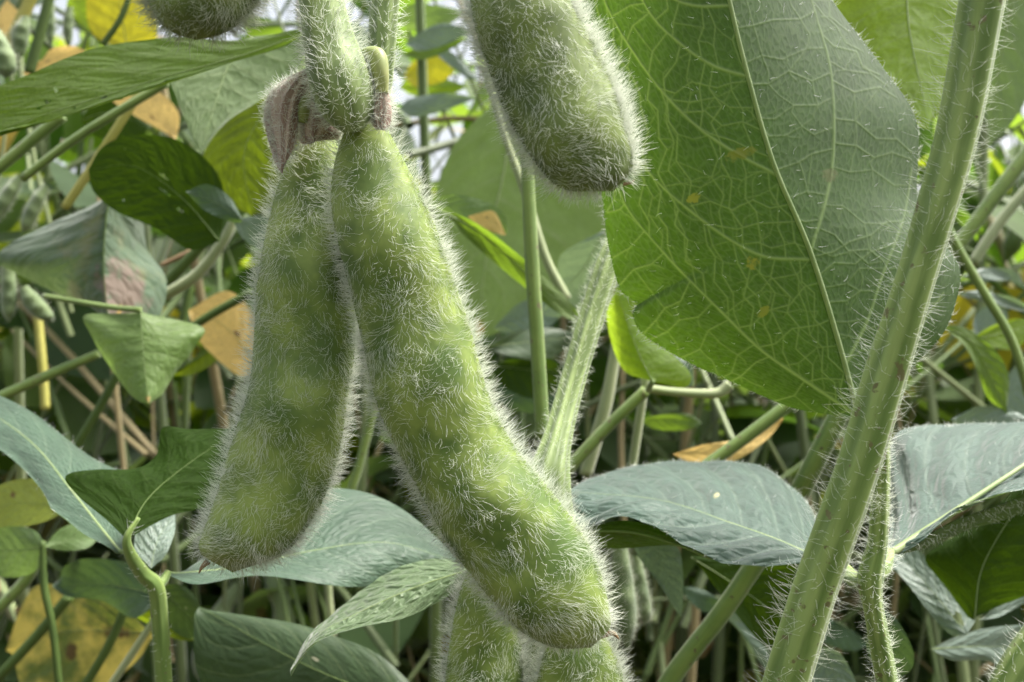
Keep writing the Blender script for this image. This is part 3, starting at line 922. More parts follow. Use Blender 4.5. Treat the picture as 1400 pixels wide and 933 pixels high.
# =================================================================== NEAR LEAVES, RIGHT
rA, *_ = leaf('blue-grey quilted leaf lying flat between the largest pod and the thick stalk', 'blue',
     [(1090, 772), (1000, 768), (940, 745), (880, 715), (840, 710), (795, 722)],
     [(1120, 764), (1060, 738), (1000, 716), (900, 682), (775, 672)],
     [(1112, 712), (1080, 670), (1030, 637), (960, 631), (900, 631), (850, 640), (800, 656)],
     (0.118, 0.132), e=(-0.012, 0.032), face='top', ruffle=0.5, quilt=0.0009, N=6.5, nr=110, nc=71, fold=0.55, rib=0.006, fz=420)
pts, uv, Mw = leaf_surface([(850, 712), (910, 726), (955, 752)], [(793, 726), (860, 727), (920, 742), (985, 768)], [(800, 744), (850, 751), (920, 747), (960, 762)],
                           (0.124, 0.118), (0.001, 0.006), 30, 15, 0.4)
q = grid_quads(30, 15)
nor = normals_grid(pts, False)
if -(nor * (pts - np.array([0, 0, CAM_H]))).sum(-1).mean() > 0:
    q = q[:, ::-1]
o = link('folded_edge', mesh_np('folded_edge', pts.reshape(-1, 3), q, G['green'], uv.reshape(-1, 2)), rA)
tube('vein', pts[::3, 7] - nor[::3, 7] * 0.0001 * np.sign(nor[::3, 7, 1:2]), np.full(len(pts[::3]), 0.00014), M_RIB, o, sides=6)

rB, *_ = leaf('blue-grey quilted leaf with a pale midrib at the right edge beside the thick stalk', 'blue',
     [(1216, 705), (1214, 640), (1222, 594), (1262, 583), (1330, 583), (1410, 578), (1490, 560)],
     [(1213, 757), (1290, 706), (1350, 666), (1420, 620), (1520, 560)],
     [(1262, 738), (1310, 707), (1400, 676), (1490, 625)],
     (0.108, 0.128), e=(0.03, -0.006), face='top', ruffle=0.5, quilt=0.0005, N=6, nr=110, nc=71, fold=0.6, rib=0.006, ribmat=M_RIB, fz=420)
tube('midrib_groove', np.array([P(1213, 757, 0.1075), P(1290, 706, 0.1118), P(1350, 666, 0.115), P(1420, 620, 0.1195)]) - np.array([0, 0.0006, 0]),
     np.array([0.00045, 0.00035, 0.0003, 0.00025]), M_RIB, rB, sides=8)
pts, uv, Mw = leaf_surface([(1262, 736), (1310, 706), (1400, 674)], [(1214, 760), (1262, 742), (1320, 712), (1420, 676), (1490, 630)], [(1250, 756), (1320, 722), (1400, 690)],
                           (0.1075, 0.124), (0.0, 0.006), 30, 11, 0.4)
q = grid_quads(30, 11)
nor = normals_grid(pts, False)
if -(nor * (pts - np.array([0, 0, CAM_H]))).sum(-1).mean() > 0:
    q = q[:, ::-1]
o = link('folded_edge', mesh_np('folded_edge', pts.reshape(-1, 3), q, G['green'], uv.reshape(-1, 2)), rB)
fuzz('edge_fuzz', (pts, norm(pts - pts[:, :1] + np.array([0, -1e-5, -1e-5])), False), o, 260, 0.0011, 3e-5, M_HAIR, spread=0.4, out=0.8)

stalk('petiole', 'slim hairy leaf stalk forking right beside the thick crossing stalk', 'stem',
      [(1206, 600, 0.098, 10), (1204, 660, 0.099, 12), (1200, 740, 0.100, 13), (1190, 790, 0.1005, 17), (1194, 830, 0.101, 13), (1205, 890, 0.102, 14), (1222, 980, 0.103, 14)],
      M_STALK, 900, hl=0.0011, hr=2.6e-5, ridges=4, ramt=0.06, sides=24, n=70)
stalk('leaf_stalk_joint', 'short swollen joint linking the fork of the slim stalk to the right leaf', 'stem',
      [(1192, 790, 0.1005, 13), (1206, 775, 0.102, 13), (1214, 757, 0.106, 9)], M_STALK, 70, hl=0.001, hr=2.6e-5)
stalk('leaf_stalk_joint', 'short bent joint leaving the slim stalk towards the thick stalk', 'stem',
      [(1188, 795, 0.1005, 12), (1168, 793, 0.103, 11), (1152, 778, 0.108, 9), (1120, 764, 0.117, 6)], M_STALK, 70, hl=0.0011, hr=2.6e-5)

leaf('dark green leaf underside hanging below the right blue-grey leaf', 'dark',
     [(1292, 803), (1262, 765), (1285, 735), (1340, 705)], [(1332, 848), (1345, 770), (1400, 680), (1440, 640)], [(1365, 832), (1410, 808), (1460, 750)],
     (0.150, 0.150), e=(0.004, 0.004), face='under')
leaf('pale narrow leaf seen on edge left of the dark hanging underside', 'pale',
     [(1296, 866), (1250, 812), (1214, 768)], [(1322, 868), (1280, 815), (1222, 748)], [(1334, 836), (1292, 790), (1254, 752)], (0.155, 0.165), face='top',
     holes=((0.60, 0.16, 0.10, 0.07),))
leaf('pale oval leaf low at the right edge under the dark underside', 'pale',
     [(1300, 875), (1360, 858), (1420, 856)], [(1272, 888), (1330, 884), (1440, 885)], [(1305, 904), (1360, 903), (1385, 925), (1430, 930)], (0.158, 0.17), face='top')
leaf('thin pale leaf edge at the right border between two larger leaves', 'pale',
     [(1360, 830), (1400, 812)], [(1338, 848), (1375, 832), (1440, 806)], [(1365, 842), (1400, 828)], (0.158, 0.16), face='top', rib=0)
leaf('grey-green leaf hanging behind the slim stalk near the bottom', 'blue2',
     [(1192, 855), (1186, 890), (1205, 920)], [(1205, 832), (1218, 875), (1226, 930)], [(1228, 850), (1248, 890), (1246, 915)], (0.145, 0.15), face='top')
stalk('plant_stalk', 'green stalk cutting the bottom right corner', 'stem', [(1430, 850, 0.105, 18), (1390, 910, 0.105, 20), (1350, 990, 0.105, 21)], M_STALK, 260, hl=0.0011, hr=2.6e-5)
leaf('bright backlit leaf behind the top of the thick stalk', 'lit',
     [(1110, -60), (1105, 10), (1150, 90), (1220, 150)], [(1240, -90), (1242, 30), (1272, 178)], [(1330, -60), (1332, 40), (1318, 130)], (0.165, 0.155), face='under', e=(0.004, 0.008))
leaf('grey-green leaf filling the top right corner', 'pale_under',
     [(1330, 20), (1335, 110), (1345, 160)], [(1400, -60), (1372, 60), (1352, 200)], [(1450, 20), (1415, 110), (1385, 165)], (0.24, 0.24), face='under')
leaf('curled narrow green leaf hanging at the right behind the thick stalk', 'green',
     [(1312, 470), (1336, 510), (1352, 545)], [(1286, 446), (1330, 470), (1378, 565)], [(1320, 448), (1362, 480), (1380, 520)], (0.2, 0.2), face='under')
leaf('yellow-green leaf tip at the right edge above the curled narrow leaf', 'lit',
     [(1350, 448), (1390, 436)], [(1322, 468), (1370, 455), (1430, 440)], [(1355, 476), (1390, 476)], (0.24, 0.25), face='under')
leaf('pale blade arching at the right edge below the crossing twigs', 'pale',
     [(1350, 366), (1385, 370)], [(1315, 378), (1360, 374), (1402, 392)], [(1340, 384), (1375, 384)], (0.23, 0.24), face='top', rib=0)
leaf('pale blade at the right edge, the lower of two arching blades', 'pale',
     [(1340, 398), (1385, 408)], [(1302, 402), (1350, 405), (1415, 428)], [(1340, 412), (1385, 424)], (0.22, 0.24), face='top', rib=0)
leaf('whitish leaf hanging far back at the right below the arching blades', 'pale',
     [(1335, 430), (1330, 450)], [(1355, 412), (1348, 440), (1340, 468)], [(1378, 430), (1368, 455)], (0.3, 0.3), face='top', rib=0)
leaf('grey leaf far back at the right edge between stalk and frame', 'pale',
     [(1372, 520), (1368, 560)], [(1400, 490), (1385, 540), (1380, 590)], [(1430, 520), (1420, 560)], (0.3, 0.3), face='top', rib=0)
leaf('pale jagged leaf lying just above the right blue-grey leaf', 'pale',
     [(1318, 560), (1350, 556), (1390, 565)], [(1300, 575), (1350, 572), (1420, 580)], [(1330, 588), (1380, 590)], (0.2, 0.2), face='top', rib=0, jag=4)
for lab, pts, m in [
    ('thick green twig slanting from the right edge down to the thick stalk', [(1420, 190, 0.2, 10), (1365, 262, 0.2, 10), (1300, 350, 0.2, 9)], M_STEMG),
    ('pale twig just below the slanting green twig at the right edge', [(1420, 240, 0.24, 7), (1370, 300, 0.24, 7), (1330, 360, 0.24, 7)], M_STEMP),
    ('thin bent twig running down to the right edge past the arching blades', [(1285, 290, 0.19, 6), (1310, 340, 0.19, 6), (1345, 400, 0.19, 6), (1385, 470, 0.19, 6), (1412, 560, 0.19, 6)], M_STEMG),
    ('green twig rising from behind the flat blue-grey leaf to the veined leaf', [(1150, 560, 0.15, 13), (1115, 630, 0.152, 14), (1080, 700, 0.155, 14)], M_STEMG),
    ('green twig slanting from the yellow leaf up to the veined leaf', [(1085, 548, 0.17, 9), (1030, 590, 0.17, 9), (955, 645, 0.17, 9)], M_STEMG),
    ('green twig slanting under the flat blue-grey leaf to the bottom edge', [(1040, 760, 0.15, 13), (985, 840, 0.15, 13), (930, 910, 0.15, 13), (890, 970, 0.15, 13)], M_STEMG),
    ('level thin twig with a bent end under the veined leaf', [(886, 532, 0.18, 6), (930, 537, 0.18, 6), (980, 538, 0.18, 7), (998, 526, 0.18, 8)], M_STEMP),
    ('green twig slanting up to the level thin twig', [(770, 650, 0.18, 9), (830, 585, 0.18, 8), (884, 534, 0.18, 8)], M_STEMG),
    ('pale thin upright twig under the level thin twig', [(884, 505, 0.185, 6), (876, 560, 0.185, 6), (864, 640, 0.185, 6)], M_STEMP),
    ('pale hairy twig at the right of the ridged leaf stalk', [(850, 425, 0.2, 8), (838, 500, 0.2, 8), (826, 560, 0.2, 9), (800, 650, 0.2, 9)], M_STEMP),
    ('thin upright green twig below the cut-off top pod', [(717, 120, 0.15, 9), (721, 235, 0.15, 9), (727, 360, 0.15, 10), (735, 480, 0.15, 10), (742, 600, 0.15, 10)], M_STEMG),
    ('thin pale twig crossing the wide light leaf behind the pods', [(662, 90, 0.2, 5), (690, 185, 0.2, 5), (720, 270, 0.2, 6), (745, 350, 0.2, 6), (775, 410, 0.2, 7)], M_STEMP),
]:
    stalk('twig', lab, 'twig', pts, m, ridges=3, ramt=0.04, sides=12, group='thin twigs among the leaves')

# =================================================================== CENTRE, BEHIND THE PODS
leaf('wide flat light green leaf behind the gap between the two big pods', 'light',
     [(640, 175), (612, 215), (594, 285), (608, 380), (640, 440)], [(700, 120), (690, 230), (668, 330), (652, 465)], [(790, 190), (868, 270), (840, 350), (745, 405), (690, 450)],
     (0.3, 0.29), face='under', ruffle=0.4)
leaf('narrow pale leaf with a rusty curled tip right beside the largest pod', 'pale_under',
     [(620, 266), (660, 274), (688, 292)], [(584, 276), (630, 286), (694, 318)], [(610, 292), (650, 304), (676, 320)], (0.2, 0.2), face='top', rib=0)
leaf('long green leaf edge slanting behind the thin upright twig', 'green',
     [(640, 300), (700, 342), (770, 402)], [(596, 285), (660, 322), (735, 388), (800, 445)], [(640, 328), (700, 378), (765, 430)], (0.19, 0.2), face='under')
leaf('small rusty leaf tip hanging at the end of the narrow pale leaf', 'yellow',
     [(655, 292), (676, 290)], [(640, 296), (668, 300), (692, 322)], [(650, 306), (674, 318)], (0.199, 0.199), face='top', rib=0)
leaf('pale blue leaf between the ridged leaf stalk and the light leaf', 'pale',
     [(770, 345), (760, 390), (745, 415)], [(828, 315), (795, 370), (740, 430)], [(832, 350), (812, 390), (775, 430)], (0.21, 0.23), face='top')
leaf('small pale leaf in the shade behind the thin upright twig', 'pale',
     [(690, 432), (715, 412), (750, 408)], [(675, 450), (715, 432), (775, 425)], [(700, 458), (740, 455)], (0.26, 0.26), face='top')
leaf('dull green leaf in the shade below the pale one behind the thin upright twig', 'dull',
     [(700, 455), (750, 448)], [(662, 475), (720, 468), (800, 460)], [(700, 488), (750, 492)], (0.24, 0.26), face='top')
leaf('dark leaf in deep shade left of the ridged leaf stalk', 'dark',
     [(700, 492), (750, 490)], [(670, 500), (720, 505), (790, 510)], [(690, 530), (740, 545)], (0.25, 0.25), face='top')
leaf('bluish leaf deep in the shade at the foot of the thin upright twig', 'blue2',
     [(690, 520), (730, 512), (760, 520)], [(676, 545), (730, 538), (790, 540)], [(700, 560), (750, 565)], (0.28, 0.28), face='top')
leaf('bright green torn leaf peeping out left of the veined leaf', 'lit',
     [(852, 508), (834, 460), (826, 415)], [(892, 522), (868, 470), (842, 392)], [(938, 530), (944, 508), (905, 470), (874, 440), (880, 412)], (0.17, 0.172), face='under', e=(0.003, 0.003),
     petiole=[(886, 534, 0.178)], pmat=M_STEMG)
leaf('pale sliver of leaf just behind the torn bright leaf', 'pale',
     [(930, 490), (946, 500)], [(905, 478), (935, 500), (948, 528)], [(920, 505), (936, 528)], (0.182, 0.182), face='top', rib=0)
leaf('orange dried leaf strip under the lowest corner of the veined leaf', 'yellow',
     [(960, 608), (1010, 600), (1050, 575)], [(920, 622), (980, 618), (1030, 600), (1072, 572)], [(950, 634), (1000, 632), (1048, 600)], (0.185, 0.19), face='top', rib=0)
leaf('long dull leaf strip lying in the shade behind the level twig', 'green',
     [(900, 568), (940, 566)], [(870, 575), (920, 574), (960, 578)], [(900, 588), (940, 588)], (0.26, 0.26), face='top', rib=0)
leaf('pale pointed leaf hanging under the flat blue-grey leaf', 'pale',
     [(868, 752), (902, 800), (922, 832)], [(892, 742), (914, 790), (932, 844)], [(926, 748), (934, 790)], (0.155, 0.155), face='top', rib=0)
leaf('deep green leaf underside below the flat blue-grey leaf', 'dark',
     [(1000, 830), (1050, 885), (1085, 880)], [(945, 762), (1020, 810), (1100, 870)], [(1010, 760), (1080, 768), (1110, 800)], (0.17, 0.165), face='under')
leaf('grey leaf strip lying low behind the slanting green twig', 'pale',
     [(1010, 860), (1035, 900)], [(985, 838), (1020, 870), (1058, 930)], [(1012, 838), (1044, 880)], (0.2, 0.2), face='top', rib=0)
leaf('dull leaf hanging left of the slanting green twig near the bottom', 'blue2',
     [(940, 818), (960, 836)], [(928, 800), (960, 818), (985, 838)], [(955, 805), (980, 818)], (0.22, 0.22), face='top', rib=0)
leaf('pale leaf at the bottom edge right of the thick stalk', 'pale',
     [(1115, 900), (1105, 935)], [(1125, 884), (1140, 920), (1160, 980)], [(1150, 895), (1172, 940)], (0.15, 0.15), face='top')
leaf('dull leaf in the shade right of the foot of the thick stalk', 'blue2',
     [(1130, 845), (1160, 860)], [(1110, 862), (1150, 858), (1190, 880)], [(1130, 880), (1165, 890)], (0.24, 0.24), face='top')
pod('pale furry pod hanging far back under the flat blue-grey leaf', [(838, 735), (834, 800), (838, 850)], [(856, 735), (868, 800), (872, 850)], (858, 892), 0.19, M_BGPOD,
    hair=M_HAIR_D, n=600, fringe=250, hl=0.0013, hr=3.2e-5, group='small pods hanging in the background')
pod('small pale pod beside the far pod under the flat blue-grey leaf', [(862, 760), (866, 810), (874, 840)], [(876, 760), (888, 810), (892, 838)], (882, 856), 0.2, M_BGPOD,
    hair=M_HAIR_D, n=400, fringe=180, hl=0.0013, hr=3.2e-5, group='small pods hanging in the background')
# top centre
leaf('pale leaf tip above the light leaf close to the top pod', 'pale',
     [(560, 135), (600, 128), (630, 130)], [(545, 150), (590, 142), (652, 136)], [(565, 160), (610, 150)], (0.3, 0.3), face='top', rib=0)
leaf('pale leaf near the top edge between the two upper stems', 'pale',
     [(570, 48), (600, 33), (630, 36)], [(552, 62), (595, 48), (645, 44)], [(575, 70), (615, 58)], (0.32, 0.32), face='top', rib=0)
leaf('dull green leaf under the pale leaf near the top edge', 'green',
     [(570, 66), (610, 54)], [(548, 76), (595, 66), (640, 52)], [(580, 82), (620, 66)], (0.34, 0.34), face='under', rib=0)
leaf('lemon yellow leaf in the gap left of the top pod', 'yellow2',
     [(565, 85), (590, 72), (610, 72)], [(552, 105), (590, 92), (630, 84)], [(570, 120), (610, 108)], (0.4, 0.4), face='under')
leaf('bright leaf in the gap below the lemon yellow leaf', 'lit',
     [(560, 108), (600, 105)], [(545, 120), (590, 118), (640, 118)], [(570, 132), (615, 130)], (0.42, 0.42), face='under')
leaf('pale leaf standing out of focus against the top pod', 'pale',
     [(600, 62), (630, 80)], [(586, 58), (620, 80), (655, 108)], [(600, 78), (640, 108)], (0.36, 0.36), face='top', rib=0)
leaf('light leaf at the top edge between the upper stems', 'light',
     [(560, 8), (600, 8)], [(540, 30), (590, 22), (640, 15)], [(560, 40), (610, 36)], (0.38, 0.38), face='under', rib=0)

# =================================================================== LEFT SIDE
leaf('long narrow green leaf crossing the upper left corner with torn holes', 'green',
     [(405, 40), (350, 52), (300, 54), (250, 48), (200, 52), (140, 62), (90, 80), (40, 105), (0, 122), (-60, 152)],
     [(415, 46), (330, 76), (230, 104), (120, 138), (0, 176), (-100, 212)], [(380, 66), (300, 90), (230, 110), (150, 134), (60, 168), (0, 184), (-60, 206)],
     (0.15, 0.135), face='under', ruffle=0.4, nr=120, nc=51, rib=0.0012, fold=0.2,
     holes=((0.24, 0.635, 0.03, 0.006), (0.33, 0.665, 0.03, 0.005), (0.37, 0.69, 0.022, 0.006), (0.58, 0.61, 0.04, 0.004), (0.55, 0.53, 0.03, 0.008),
            (0.5, 0.63, 0.05, 0.003), (0.3, 0.42, 0.02, 0.003)))
leaf('pale green pointed leaf hanging under the long narrow leaf', 'pale_under',
     [(262, 70), (230, 96), (240, 130), (258, 175)], [(345, 50), (312, 92), (292, 150), (275, 212)], [(412, 46), (404, 100), (360, 135), (310, 170)], (0.175, 0.165), face='under', ruffle=0.4)
leaf('yellow-green backlit leaf behind the brown calyx', 'yg',
     [(330, 150), (286, 195), (278, 232), (298, 272)], [(385, 120), (335, 205), (345, 296)], [(402, 180), (392, 235), (378, 280)], (0.2, 0.2), face='under')
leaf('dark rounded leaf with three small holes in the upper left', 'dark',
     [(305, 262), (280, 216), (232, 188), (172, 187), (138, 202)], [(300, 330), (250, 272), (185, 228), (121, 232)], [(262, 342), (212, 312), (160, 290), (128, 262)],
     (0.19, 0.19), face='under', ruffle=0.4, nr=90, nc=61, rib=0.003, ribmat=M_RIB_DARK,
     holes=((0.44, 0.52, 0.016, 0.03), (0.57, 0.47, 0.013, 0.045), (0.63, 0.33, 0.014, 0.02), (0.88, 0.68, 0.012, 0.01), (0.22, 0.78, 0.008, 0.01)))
leaf('small curled bluish leaf against the dark rounded leaf', 'blue2',
     [(312, 268), (282, 252)], [(332, 302), (296, 278), (254, 262)], [(318, 304), (280, 288)], (0.18, 0.18), face='top')
leaf('whitish leaf scrap beside the left pod', 'pale',
     [(345, 296), (376, 302)], [(318, 302), (348, 315), (380, 340)], [(332, 326), (356, 342)], (0.185, 0.185), face='top', rib=0)
leaf('grey-green folded leaf with brown dead patches at the left', 'brown',
     [(110, 282), (60, 308), (0, 350), (30, 374), (85, 405), (125, 425)], [(150, 262), (143, 320), (142, 380), (150, 452)], [(192, 290), (204, 340), (226, 385), (205, 440)],
     (0.2, 0.198), e=(0.012, 0.016), face='top', fold=0.8, nr=70, nc=51, rib=0.005, ribmat=M_RIB_DARK)
leaf('light green drooping leaf below the brown patched leaf', 'light',
     [(112, 428), (125, 465), (152, 502), (182, 540)], [(192, 424), (196, 480), (203, 552)], [(278, 446), (266, 478), (240, 512), (222, 540)], (0.178, 0.172), face='top', e=(0.006, 0.006),
     petiole=[(150, 420, 0.182), (60, 405, 0.19)])
leaf('orange-yellow leaf half hidden behind the left pod', 'yellow',
     [(350, 440), (312, 398)], [(352, 500), (310, 448), (258, 424)], [(330, 515), (276, 470)], (0.24, 0.24), face='top')
leaf('yellowish leaf lying below the orange-yellow leaf', 'yg',
     [(268, 470), (290, 478)], [(292, 462), (265, 490), (236, 514)], [(300, 490), (265, 512)], (0.255, 0.255), face='under', rib=0)
leaf('long blue-grey leaf at the left edge running down to the forked stalk', 'blue2',
     [(135, 736), (80, 686), (20, 630), (-40, 585)], [(168, 756), (100, 672), (40, 602), (-60, 535)], [(206, 690), (200, 642), (130, 605), (60, 570), (0, 550)],
     (0.128, 0.165), face='top', e=(-0.004, 0.008), nr=80, nc=51, fz=120)
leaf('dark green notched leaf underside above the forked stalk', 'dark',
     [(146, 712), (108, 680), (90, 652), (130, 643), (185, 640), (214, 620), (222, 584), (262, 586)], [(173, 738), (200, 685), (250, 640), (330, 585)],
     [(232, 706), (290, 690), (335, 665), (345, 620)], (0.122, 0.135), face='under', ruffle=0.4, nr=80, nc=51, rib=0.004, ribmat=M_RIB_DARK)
leaf('small pale leaf standing in the fork of the stalk', 'pale',
     [(184, 750), (192, 716)], [(206, 778), (216, 738), (240, 700)], [(226, 760), (238, 730)], (0.133, 0.14), face='top')
leaf('broad grey-green leaf lying behind the tip of the left pod', 'blue2',
     [(262, 752), (330, 705), (410, 678), (470, 680), (540, 708)], [(228, 782), (330, 775), (430, 755), (530, 742), (625, 765)], [(270, 803), (350, 807), (450, 806), (560, 790)],
     (0.128, 0.145), face='top', e=(0.014, -0.006), nr=80, nc=51, rib=0.004)
leaf('crinkled light green leaf twisting down left of the bottom pods', 'crinkle',
     [(600, 760), (545, 768), (500, 795), (448, 842), (420, 872)], [(645, 778), (560, 806), (480, 842), (432, 872), (398, 925)], [(622, 806), (560, 842), (500, 857), (450, 872), (425, 888)],
     (0.118, 0.112), face='top', ruffle=1.0, quilt=0.0004, N=9, nr=110, nc=51, e=(0.006, -0.002), rib=0.005)
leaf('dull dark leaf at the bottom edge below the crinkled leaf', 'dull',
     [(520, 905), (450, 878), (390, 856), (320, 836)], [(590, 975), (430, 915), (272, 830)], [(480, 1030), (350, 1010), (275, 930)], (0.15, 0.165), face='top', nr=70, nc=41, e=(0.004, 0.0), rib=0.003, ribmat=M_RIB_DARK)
leaf('yellow and brown dying leaf low in the left corner', 'sick',
     [(172, 832), (110, 812), (52, 800), (26, 838)], [(212, 866), (130, 862), (50, 868), (8, 890)], [(186, 905), (130, 945), (50, 965)], (0.24, 0.24), face='top', ruffle=1.6)
leaf('lime yellow leaf at the left edge under the long blue-grey leaf', 'lime',
     [(62, 660), (30, 655), (-10, 668)], [(94, 694), (40, 688), (-30, 694)], [(70, 710), (30, 721), (-15, 722)], (0.2, 0.2), face='top')
leaf('bluish leaf half at the left edge below the lime yellow leaf', 'pale_under',
     [(42, 724), (0, 722)], [(64, 748), (20, 752), (-40, 752)], [(48, 782), (0, 788)], (0.19, 0.2), face='top')
leaf('small bluish leaf next to the slim curved stalk at the left', 'pale_under',
     [(80, 724), (112, 715)], [(62, 748), (100, 738), (138, 732)], [(85, 753), (118, 750)], (0.19, 0.2), face='top')
leaf('dull teal leaf behind the forked stalk', 'blue2',
     [(185, 775), (130, 762), (92, 772)], [(225, 815), (150, 800), (72, 800)], [(190, 842), (130, 822), (92, 816)], (0.19, 0.2), face='top')
leaf('green leaf hanging right of the forked stalk', 'dull',
     [(250, 800), (276, 832)], [(214, 800), (248, 832), (285, 872)], [(220, 845), (252, 872)], (0.185, 0.19), face='top')
leaf('yellow-green leaf rim below the dull teal leaf', 'yg',
     [(185, 815), (230, 838)], [(150, 818), (210, 845), (275, 878)], [(190, 850), (240, 874)], (0.2, 0.2), face='under', rib=0)
stalk('forked_stalk', 'green stalk with a bent fork at the bottom left', 'stem',
      [(190, 708, 0.1232, 2.5), (174, 734, 0.1222, 5), (178, 757, 0.123, 8), (196, 785, 0.125, 10), (213, 802, 0.126, 11), (219, 850, 0.127, 11), (226, 960, 0.128, 11)], M_STEMG, 120, hl=0.0008, hr=2.2e-5, n=60)
stalk('leaf_stalk_joint', 'short pale joint between the forked stalk and the broad grey-green leaf', 'stem',
      [(213, 802, 0.126, 8), (222, 795, 0.127, 7), (230, 782, 0.128, 5)], M_STEMG)
stalk('twig', 'slim dark curved stalk under the bluish leaves at the left edge', 'twig',
      [(58, 740, 0.19, 4), (60, 800, 0.19, 5), (72, 860, 0.19, 5), (82, 950, 0.19, 5)], M_STEMD, ridges=3, ramt=0.04, sides=10, group='thin twigs among the leaves')
# upper left corner
leaf('lemon leaf behind the long narrow leaf at the top edge', 'yellow2',
     [(130, 50), (118, 10), (130, -40)], [(175, 70), (165, 10), (160, -80)], [(215, 50), (205, 0), (190, -40)], (0.3, 0.3), face='under')
leaf('lime leaf left of the lemon leaf at the top edge', 'lit',
     [(95, 20), (90, 0)], [(120, 45), (108, 10), (110, -30)], [(140, 30), (135, -10)], (0.32, 0.32), face='under')
leaf('pale yellow leaf point in the top left corner', 'yellow',
     [(-8, 30), (0, 10)], [(-5, 60), (5, 30), (10, 0)], [(12, 45), (26, 20)], (0.3, 0.3), face='top', rib=0)
leaf('yellow leaf under the hanging pods in the top left corner', 'yellow',
     [(50, 90), (70, 68), (100, 64)], [(30, 100), (70, 84), (120, 72)], [(50, 112), (90, 100)], (0.28, 0.28), face='top', rib=0)
leaf('yellow leaf with brown spots under the long narrow leaf', 'yellow',
     [(170, 150), (150, 132), (170, 118)], [(240, 190), (200, 150), (165, 115)], [(245, 160), (230, 135), (200, 118)], (0.25, 0.25), face='top', rib=0)
leaf('dark leaf in the shade under the long narrow leaf', 'dark',
     [(120, 150), (150, 135)], [(110, 165), (150, 155), (205, 175)], [(130, 185), (180, 195)], (0.28, 0.28), face='under')
for lab, L, R, tip, d in [
    ('furry pod cut off by the left edge near the top', [(-25, 20), (-22, 60), (-15, 90)], [(2, 42), (22, 75), (24, 95)], (8, 108), 0.2),
    ('slim pale pod hanging near the top left corner', [(30, 22), (16, 40), (15, 60)], [(40, 22), (42, 45), (36, 70)], (24, 85), 0.26),
    ('slim pod hanging against the bright gap in the top left corner', [(62, 0), (60, 30), (63, 50)], [(74, 0), (76, 30), (75, 50)], (70, 64), 0.27),
    ('second slim pod in the bright gap, the one nearer the lime leaf', [(90, 10), (85, 35), (88, 55)], [(100, 10), (100, 35), (99, 55)], (94, 68), 0.29),
    ('dark green pod hanging at the left edge beside the brown patched leaf', [(2, 365), (0, 400), (2, 425)], [(20, 365), (24, 400), (22, 425)], (12, 442), 0.24),
    ('plump small pod lying slanted under the brown patched leaf', [(25, 395), (32, 420), (50, 436)], [(38, 390), (60, 410), (74, 430)], (70, 442), 0.24),
    ('slanted slim pod at the left edge below the crossing green twigs', [(22, 238), (0, 262), (-15, 285)], [(32, 248), (20, 275), (2, 300)], (-12, 305), 0.24),
    ('grey-green pod standing left of the dark rounded leaf', [(60, 250), (40, 272), (28, 300)], [(68, 258), (56, 290), (44, 312)], (30, 318), 0.26),
]:
    pod(lab, L, R, tip, d, M_BGPOD, hair=M_HAIR_D, n=130, fringe=110, hl=0.0012, hr=3e-5, group='small pods hanging in the background')
